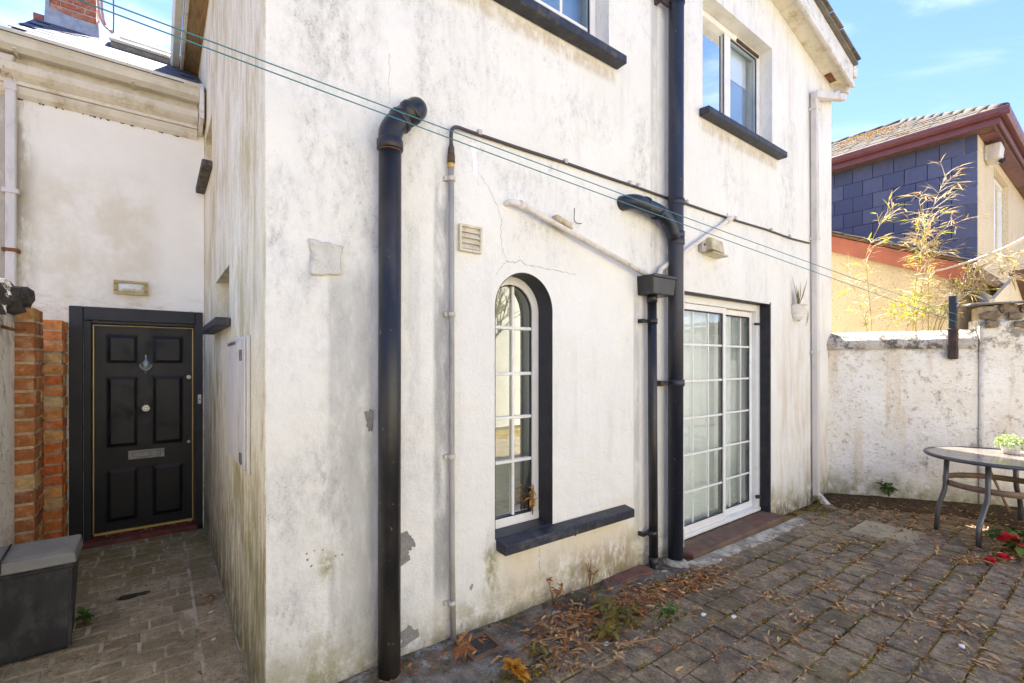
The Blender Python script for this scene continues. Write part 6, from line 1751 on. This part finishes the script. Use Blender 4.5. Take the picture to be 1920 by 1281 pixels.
# weeds, geranium, small plants
def weed(name, lab, cat, p, n, L_, W_, mat, spread, up=0.5, stems=4, h=0.12, seed=0, stemmat='dry_stem', group=None):
    rn7 = random.Random(seed)
    p = Vector(p)
    t = thing(name, lab, cat, p, group)
    st = MB()
    lb = LB()
    tips = []
    for i in range(stems):
        a = rn7.uniform(0, 6.283)
        e = p + Vector((math.cos(a) * spread * rn7.uniform(0.2, 0.9), math.sin(a) * spread * rn7.uniform(0.2, 0.9), h * rn7.uniform(0.6, 1.1)))
        m_ = p.lerp(e, 0.5) + Vector((0, 0, h * 0.15))
        st.tube([p, m_, e], [0.004, 0.003, 0.002], 5)
        tips.append((p, m_, e))
    for i in range(n):
        q0, q1, q2 = tips[rn7.randrange(stems)]
        u = rn7.uniform(0.35, 1.0)
        q = q0.lerp(q1, u * 2) if u < 0.5 else q1.lerp(q2, u * 2 - 1)
        d = Vector((rn7.uniform(-1, 1), rn7.uniform(-1, 1), rn7.uniform(-0.6, 0.6) + up))
        k_ = rn7.uniform(0.6, 1.2)
        lb.leaf(q, d, (rn7.uniform(-.3, .3), rn7.uniform(-.3, .3), 1), L_ * k_, W_ * k_, rn7.uniform(0.0, 0.6), 0.3, rn7.random())
    part('stems', st, stemmat, t)
    part('foliage', lb.mesh('foliage', mat), None, t)
    return t
weed('weed', 'red and russet dying weed at the foot of the grey conduit', 'weed', (1.30, 2.15, 0.0), 16, 0.07, 0.022, 'russet_leaf', 0.07, 0.1, 6, 0.13, 1, group='dying weeds on the paving')
weed('weed', 'russet seedling pair against the wall below the sill', 'weed', (2.10, 2.33, -0.01), 16, 0.06, 0.022, 'russet_leaf', 0.09, 0.0, 5, 0.17, 2, group='dying weeds on the paving')
weed('weed', 'tall thin dry weed with brown leaves nearest the worn red footing', 'weed', (2.42, 2.30, -0.02), 14, 0.05, 0.018, 'dry_leaf', 0.05, 0.2, 5, 0.24, 3, group='dying weeds on the paving')
weed('weed', 'bright orange crumpled dead plant near the drain grate', 'weed', (1.46, 1.90, 0.0), 46, 0.05, 0.045, 'orange_leaf', 0.055, 0.3, 7, 0.05, 4, group='dying weeds on the paving')
weed('weed', 'wilting yellow green weed sprawling in the leaf litter', 'weed', (2.32, 2.0, -0.01), 60, 0.09, 0.03, 'wilting_leaf', 0.22, 0.05, 9, 0.07, 5, 'green_stem', group='dying weeds on the paving')
weed('weed', 'wilting dark green clump left of the sprawling weed', 'weed', (2.10, 1.88, 0.0), 30, 0.08, 0.035, 'wilting_leaf', 0.10, 0.1, 7, 0.05, 15, 'green_stem', group='dying weeds on the paving')
weed('weed', 'fresh green sprig at the right end of the litter by the wall', 'weed', (2.58, 1.80, -0.02), 26, 0.05, 0.035, 'green_leaf', 0.08, 0.35, 6, 0.07, 6, 'green_stem', group='dying weeds on the paving')
weed('weed', 'withered twiggy plant lying by the drain grate', 'weed', (1.66, 1.98, 0.0), 20, 0.06, 0.02, 'wilting_leaf', 0.08, 0.0, 6, 0.06, 7, group='dying weeds on the paving')
weed('weed', 'upright dry brown stalk standing alone in the paving', 'weed', (5.20, 1.02, -0.03), 12, 0.04, 0.02, 'dry_leaf', 0.03, 0.1, 4, 0.17, 8, group='dying weeds on the paving')
weed('weed', 'short dry stalk at the left end of the leaf drift', 'weed', (5.20, 0.85, -0.03), 10, 0.04, 0.02, 'dry_leaf', 0.04, 0.1, 4, 0.09, 18, group='dying weeds on the paving')
weed('weed', 'green leafy weed at the foot of the garden wall', 'weed', (gp(0.63, 0.06).x, gp(0.63, 0.06).y, -0.02), 34, 0.09, 0.06, 'green_leaf', 0.14, 0.25, 8, 0.15, 9, 'green_stem')
weed('weed', 'small green weed beside the dark bin', 'weed', (-0.37, 4.12, -0.09), 22, 0.055, 0.04, 'green_leaf', 0.06, 0.3, 6, 0.06, 10, 'green_stem')
weed('weed', 'yellow moss tuft with stalks below the white downpipe', 'weed', (6.22, 2.26, -0.11), 18, 0.05, 0.012, 'wilting_leaf', 0.06, 0.6, 6, 0.16, 11, 'green_stem')
weed('weed', 'dry leaves caught in the corner of the arched window', 'weed', (2.075, 2.52, 0.55), 22, 0.05, 0.022, 'orange_leaf', 0.025, -0.2, 4, 0.20, 12)
gr = weed('geranium', 'red flowered geranium in the litter at the right edge', 'flower', (5.78, 0.60, -0.02), 130, 0.07, 0.06, 'green_leaf', 0.24, 0.25, 14, 0.18, 13, 'green_stem')
for (px, py, r_) in ((1893, 1016, 0.048), (1882, 1047, 0.026), (1856, 1054, 0.026), (1903, 1029, 0.02), (1915, 1030, 0.03)):
    t = 3.92 if py < 1040 else 3.80
    r_ *= 1.5
    c = ray(px, py, t)
    fl_ = LB()
    fl_.blob(c, r_, 40)
    part('flower_head', fl_.mesh('flower_head', 'red_petal'), None, gr)

# ================================================================== LEAF LITTER, MOSS, SCRAPS
def scatter(n, fn, lb, L_=(0.03, 0.085), W_=(0.008, 0.02), lift=0.006, seed=0, zoff=None, flat=0.15):
    rn8 = random.Random(seed)
    for _ in range(n):
        x, y = fn(rn8)
        z = (gz(x, y) if zoff is None else zoff) + lift * rn8.random() + 0.004
        a = rn8.uniform(0, 6.283)
        lb.leaf((x, y, z), (math.cos(a), math.sin(a), rn8.uniform(-0.02, flat)), (rn8.uniform(-.5, .5), rn8.uniform(-.5, .5), 1), rn8.uniform(*L_), rn8.uniform(*W_), rn8.uniform(-0.1, 0.5), rn8.uniform(0.1, 0.8), rn8.random() ** 1.1)
def gau(cx, cy, sx, sy): return lambda r: (r.gauss(cx, sx), min(r.gauss(cy, sy), FY - 0.03))
lt = LB()
scatter(260, lambda r: (r.uniform(1.2, 7.0), r.uniform(0.1, 1.95)), lt, (0.015, 0.07), (0.006, 0.02), seed=1)
def injoint(r):
    k = r.randrange(-2, 10)
    return (r.uniform(2.3, 6.8), 1.755 - 0.175 * k + r.gauss(0, 0.012))
scatter(1300, injoint, lt, (0.012, 0.05), (0.005, 0.014), 0.004, 2)
rl = LB()
scatter(500, injoint, rl, (0.012, 0.04), (0.006, 0.014), 0.004, 52)
scatter(420, gau(2.25, 2.08, 0.34, 0.12), rl, (0.015, 0.06), (0.008, 0.024), 0.03, 41, None, 0.4)
scatter(60, gau(1.35, 2.28, 0.25, 0.05), rl, (0.012, 0.05), (0.008, 0.02), 0.02, 61, None, 0.4)
scatter(60, gau(0.95, 2.24, 0.15, 0.06), rl, (0.010, 0.035), (0.006, 0.016), 0.01, 62, None, 0.3)
scatter(220, gau(3.1, 2.0, 0.3, 0.07), rl, (0.015, 0.06), (0.008, 0.022), 0.02, 42, None, 0.3)
scatter(700, lambda r: (r.uniform(1.5, 6.8), r.uniform(0.1, 1.9)), rl, (0.012, 0.05), (0.006, 0.02), 0.004, 43)
scatter(150, gau(6.3, 1.3, 0.4, 0.35), rl, (0.015, 0.06), (0.008, 0.022), 0.02, 44)
o = part('leaf_litter', rl.mesh('leaf_litter', 'russet_leaf')); o['kind'] = 'stuff'
for (cx, cy, sx, sy, n) in ((2.2, 2.10, 0.28, 0.12, 420), (2.75, 2.05, 0.16, 0.10, 120), (1.78, 1.92, 0.14, 0.09, 90), (3.20, 2.02, 0.18, 0.07, 110), (3.45, 1.93, 0.2, 0.05, 50), (3.42, 1.52, 0.05, 0.04, 30),
                            (3.9, 1.37, 0.06, 0.04, 36), (3.20, 1.30, 0.05, 0.04, 24), (3.6, 1.16, 0.05, 0.03, 22), (5.0, 1.62, 0.12, 0.06, 40), (5.3, 1.45, 0.1, 0.05, 22), (4.3, 0.98, 0.08, 0.04, 22),
                            (3.85, 0.62, 0.10, 0.05, 40), (3.5, 0.5, 0.08, 0.05, 24), (2.95, 1.28, 0.07, 0.04, 18), (2.55, 1.22, 0.06, 0.04, 18), (4.6, 1.4, 0.06, 0.04, 20), (6.2, 1.6, 0.3, 0.2, 200), (6.6, 1.1, 0.3, 0.3, 300), (6.0, 0.75, 0.25, 0.15, 200), (4.5, 0.7, 0.3, 0.12, 90), (3.9, 0.9, 0.25, 0.15, 90)):
    scatter(n, gau(cx, cy, sx, sy), lt, lift=0.018, seed=int(cx * 100 + cy * 10))
def drift(r):
    t = r.random()
    return (5.20 + 0.65 * t + r.gauss(0, 0.05), 0.90 - 0.36 * t + r.gauss(0, 0.035))
scatter(330, drift, lt, (0.03, 0.10), (0.008, 0.02), 0.03, 77, None, 0.35)
scatter(260, lambda r: ((lambda q: (q.x, min(q.y, FY - 0.05)))(gp(r.uniform(-0.1, 2.6), r.uniform(0.03, 0.75)))), lt, lift=0.05, seed=78, flat=0.3)
o = part('leaf_litter', lt.mesh('leaf_litter', 'dry_leaf')); o['kind'] = 'stuff'
pl_ = LB()
scatter(70, lambda r: (r.uniform(-0.7, 0.38), r.uniform(2.9, 5.7)), pl_, (0.02, 0.05), (0.006, 0.015), 0.004, 5, -0.092)
scatter(60, gau(0.12, 5.62, 0.2, 0.08), pl_, (0.02, 0.06), (0.008, 0.02), 0.01, 6, -0.092)
scatter(40, lambda r: (r.gauss(0.30, 0.03), r.gauss(4.0, 0.07)), pl_, (0.02, 0.06), (0.006, 0.015), 0.012, 7, -0.092)
scatter(40, lambda r: (r.gauss(-0.55, 0.15), r.gauss(3.62, 0.06)), pl_, (0.02, 0.05), (0.006, 0.015), 0.008, 8, -0.092)
scatter(36, lambda r: (r.uniform(-0.45, 0.3), r.gauss(5.88, 0.03)), pl_, (0.02, 0.05), (0.006, 0.015), 0.008, 9, -0.05)
o = part('leaf_litter', pl_.mesh('leaf_litter', 'dry_leaf')); o['kind'] = 'stuff'
# moss cushions in the joints
ms = LB()
rn9 = random.Random(8)
for _ in range(2200):
    k = rn9.randrange(-1, 9)
    x, y = rn9.uniform(2.0, 6.4), 1.755 - 0.175 * k + rn9.gauss(0, 0.006)
    if mnoise.noise((x * 1.7, y * 3.0, 4)) < -0.10: continue
    ms.blob((x, y, gz(x, y) - 0.004), rn9.uniform(0.008, 0.019), 5, rn9.random())
for (cx, cy, n, sx, sy) in ((6.1, 2.15, 120, 0.15, 0.06), (2.35, 2.33, 70, 0.1, 0.02), (1.60, 1.86, 50, 0.07, 0.03), (3.30, 1.98, 40, 0.06, 0.02), (6.8, 1.95, 90, 0.2, 0.15), (1.5, 2.37, 60, 0.3, 0.012)):
    for _ in range(n):
        x, y = rn9.gauss(cx, sx), min(rn9.gauss(cy, sy), FY - 0.008)
        ms.blob((x, y, gz(x, y) + 0.004), rn9.uniform(0.008, 0.018), 5, rn9.random())
o = part('moss_cushions', ms.mesh('moss_cushions', 'moss')); o['kind'] = 'stuff'
# dried runners by the drain
def runner(lab, pts, seed):
    t = thing('dead_runner', lab, 'dead stem', pts[0], 'dead stems on the paving')
    pp = smooth_path(pts, 0.06, 4)
    part('stem', MB().tube(pp, 0.0045, 6), 'dry_stem', t)
    rr_ = random.Random(seed); lb = LB()
    for i in range(26):
        q = pp[rr_.randrange(len(pp))]
        lb.leaf(q, (rr_.uniform(-1, 1), rr_.uniform(-1, 1), rr_.uniform(0, .4)), (rr_.uniform(-.6, .6), rr_.uniform(-.6, .6), 1), rr_.uniform(0.02, 0.06), rr_.uniform(0.008, 0.025), rr_.uniform(0, .6), 0.6, rr_.random())
    part('foliage', lb.mesh('foliage', 'dry_leaf'), None, t)
runner('dead curled stem sprawling from the litter towards the pavers', [(1.72, 2.05, 0.02), (1.86, 1.99, 0.03), (1.93, 1.84, 0.03), (2.10, 1.74, 0.02), (2.30, 1.66, 0.02)], 1)
runner('dead hooked stem lying nearest the front of the picture', [(1.70, 1.86, 0.02), (1.72, 1.76, 0.03), (1.82, 1.66, 0.03), (1.96, 1.66, 0.04), (2.02, 1.72, 0.02)], 2)
runner('dead looped stem among the litter below the sill', [(1.88, 2.18, 0.02), (1.80, 2.12, 0.05), (1.86, 2.04, 0.03), (2.02, 2.02, 0.02)], 3)
# pale scraps and pebbles
for i, (x, y, lab) in enumerate(((2.05, 1.83, 'white petal on the paving in the dead stems'), (2.93, 1.55, 'white oval pebble on the paving left of centre'), (2.80, 1.68, 'round cream pebble beside the fallen russet leaf'), (3.75, 2.10, 'white scrap on the concrete strip by the door'), (3.63, 0.60, 'long pale scrap towards the right front of the paving'))):
    tag(part('scrap', MB().prism(jit([(x - 0.02, y - 0.01), (x + 0.02, y - 0.012), (x + 0.018, y + 0.012), (x - 0.016, y + 0.01)], 0.004, 3, i), 'z', gz(x, y) + 0.004, gz(x, y) + 0.014), 'paper_scrap', None, 0.003), lab, 'scrap')
for i, (x, y, lab) in enumerate(((0.27, 3.40, 'white scrap on the path edge nearest the front'), (0.29, 3.78, 'white scrap on the path edge halfway to the door'))):
    tag(part('scrap', MB().prism(jit([(x - 0.014, y - 0.012), (x + 0.014, y - 0.012), (x + 0.012, y + 0.012)], 0.003, 3, i), 'z', -0.091, -0.084), 'paper_scrap', None, 0.002), lab, 'scrap')
tag(part('dirt_clump', stone_mesh(77, 0.085, 0.022, 0.008, 0.5, 'mould_patch')), 'dark clump of rotten leaves in the middle of the path', 'dirt clump').location = (-0.14, 4.38, -0.087)
tag(part('leaning_stick', MB().tube([(gp(1.50, 0.12).x, gp(1.50, 0.12).y, 0.42), (gp(1.62, 0.30).x, gp(1.62, 0.30).y, -0.02)], 0.013, 8), 'dry_stem'), 'brown stick leaning on the garden wall behind the table', 'stick')
tag(part('red_tub', MB().lathe([(0.05, 0), (0.055, 0.12), (0.058, 0.12)], (1.80, 2.80, 0.57), 18), 'red_lid'), 'red tub on the ledge inside the arched window', 'tub')
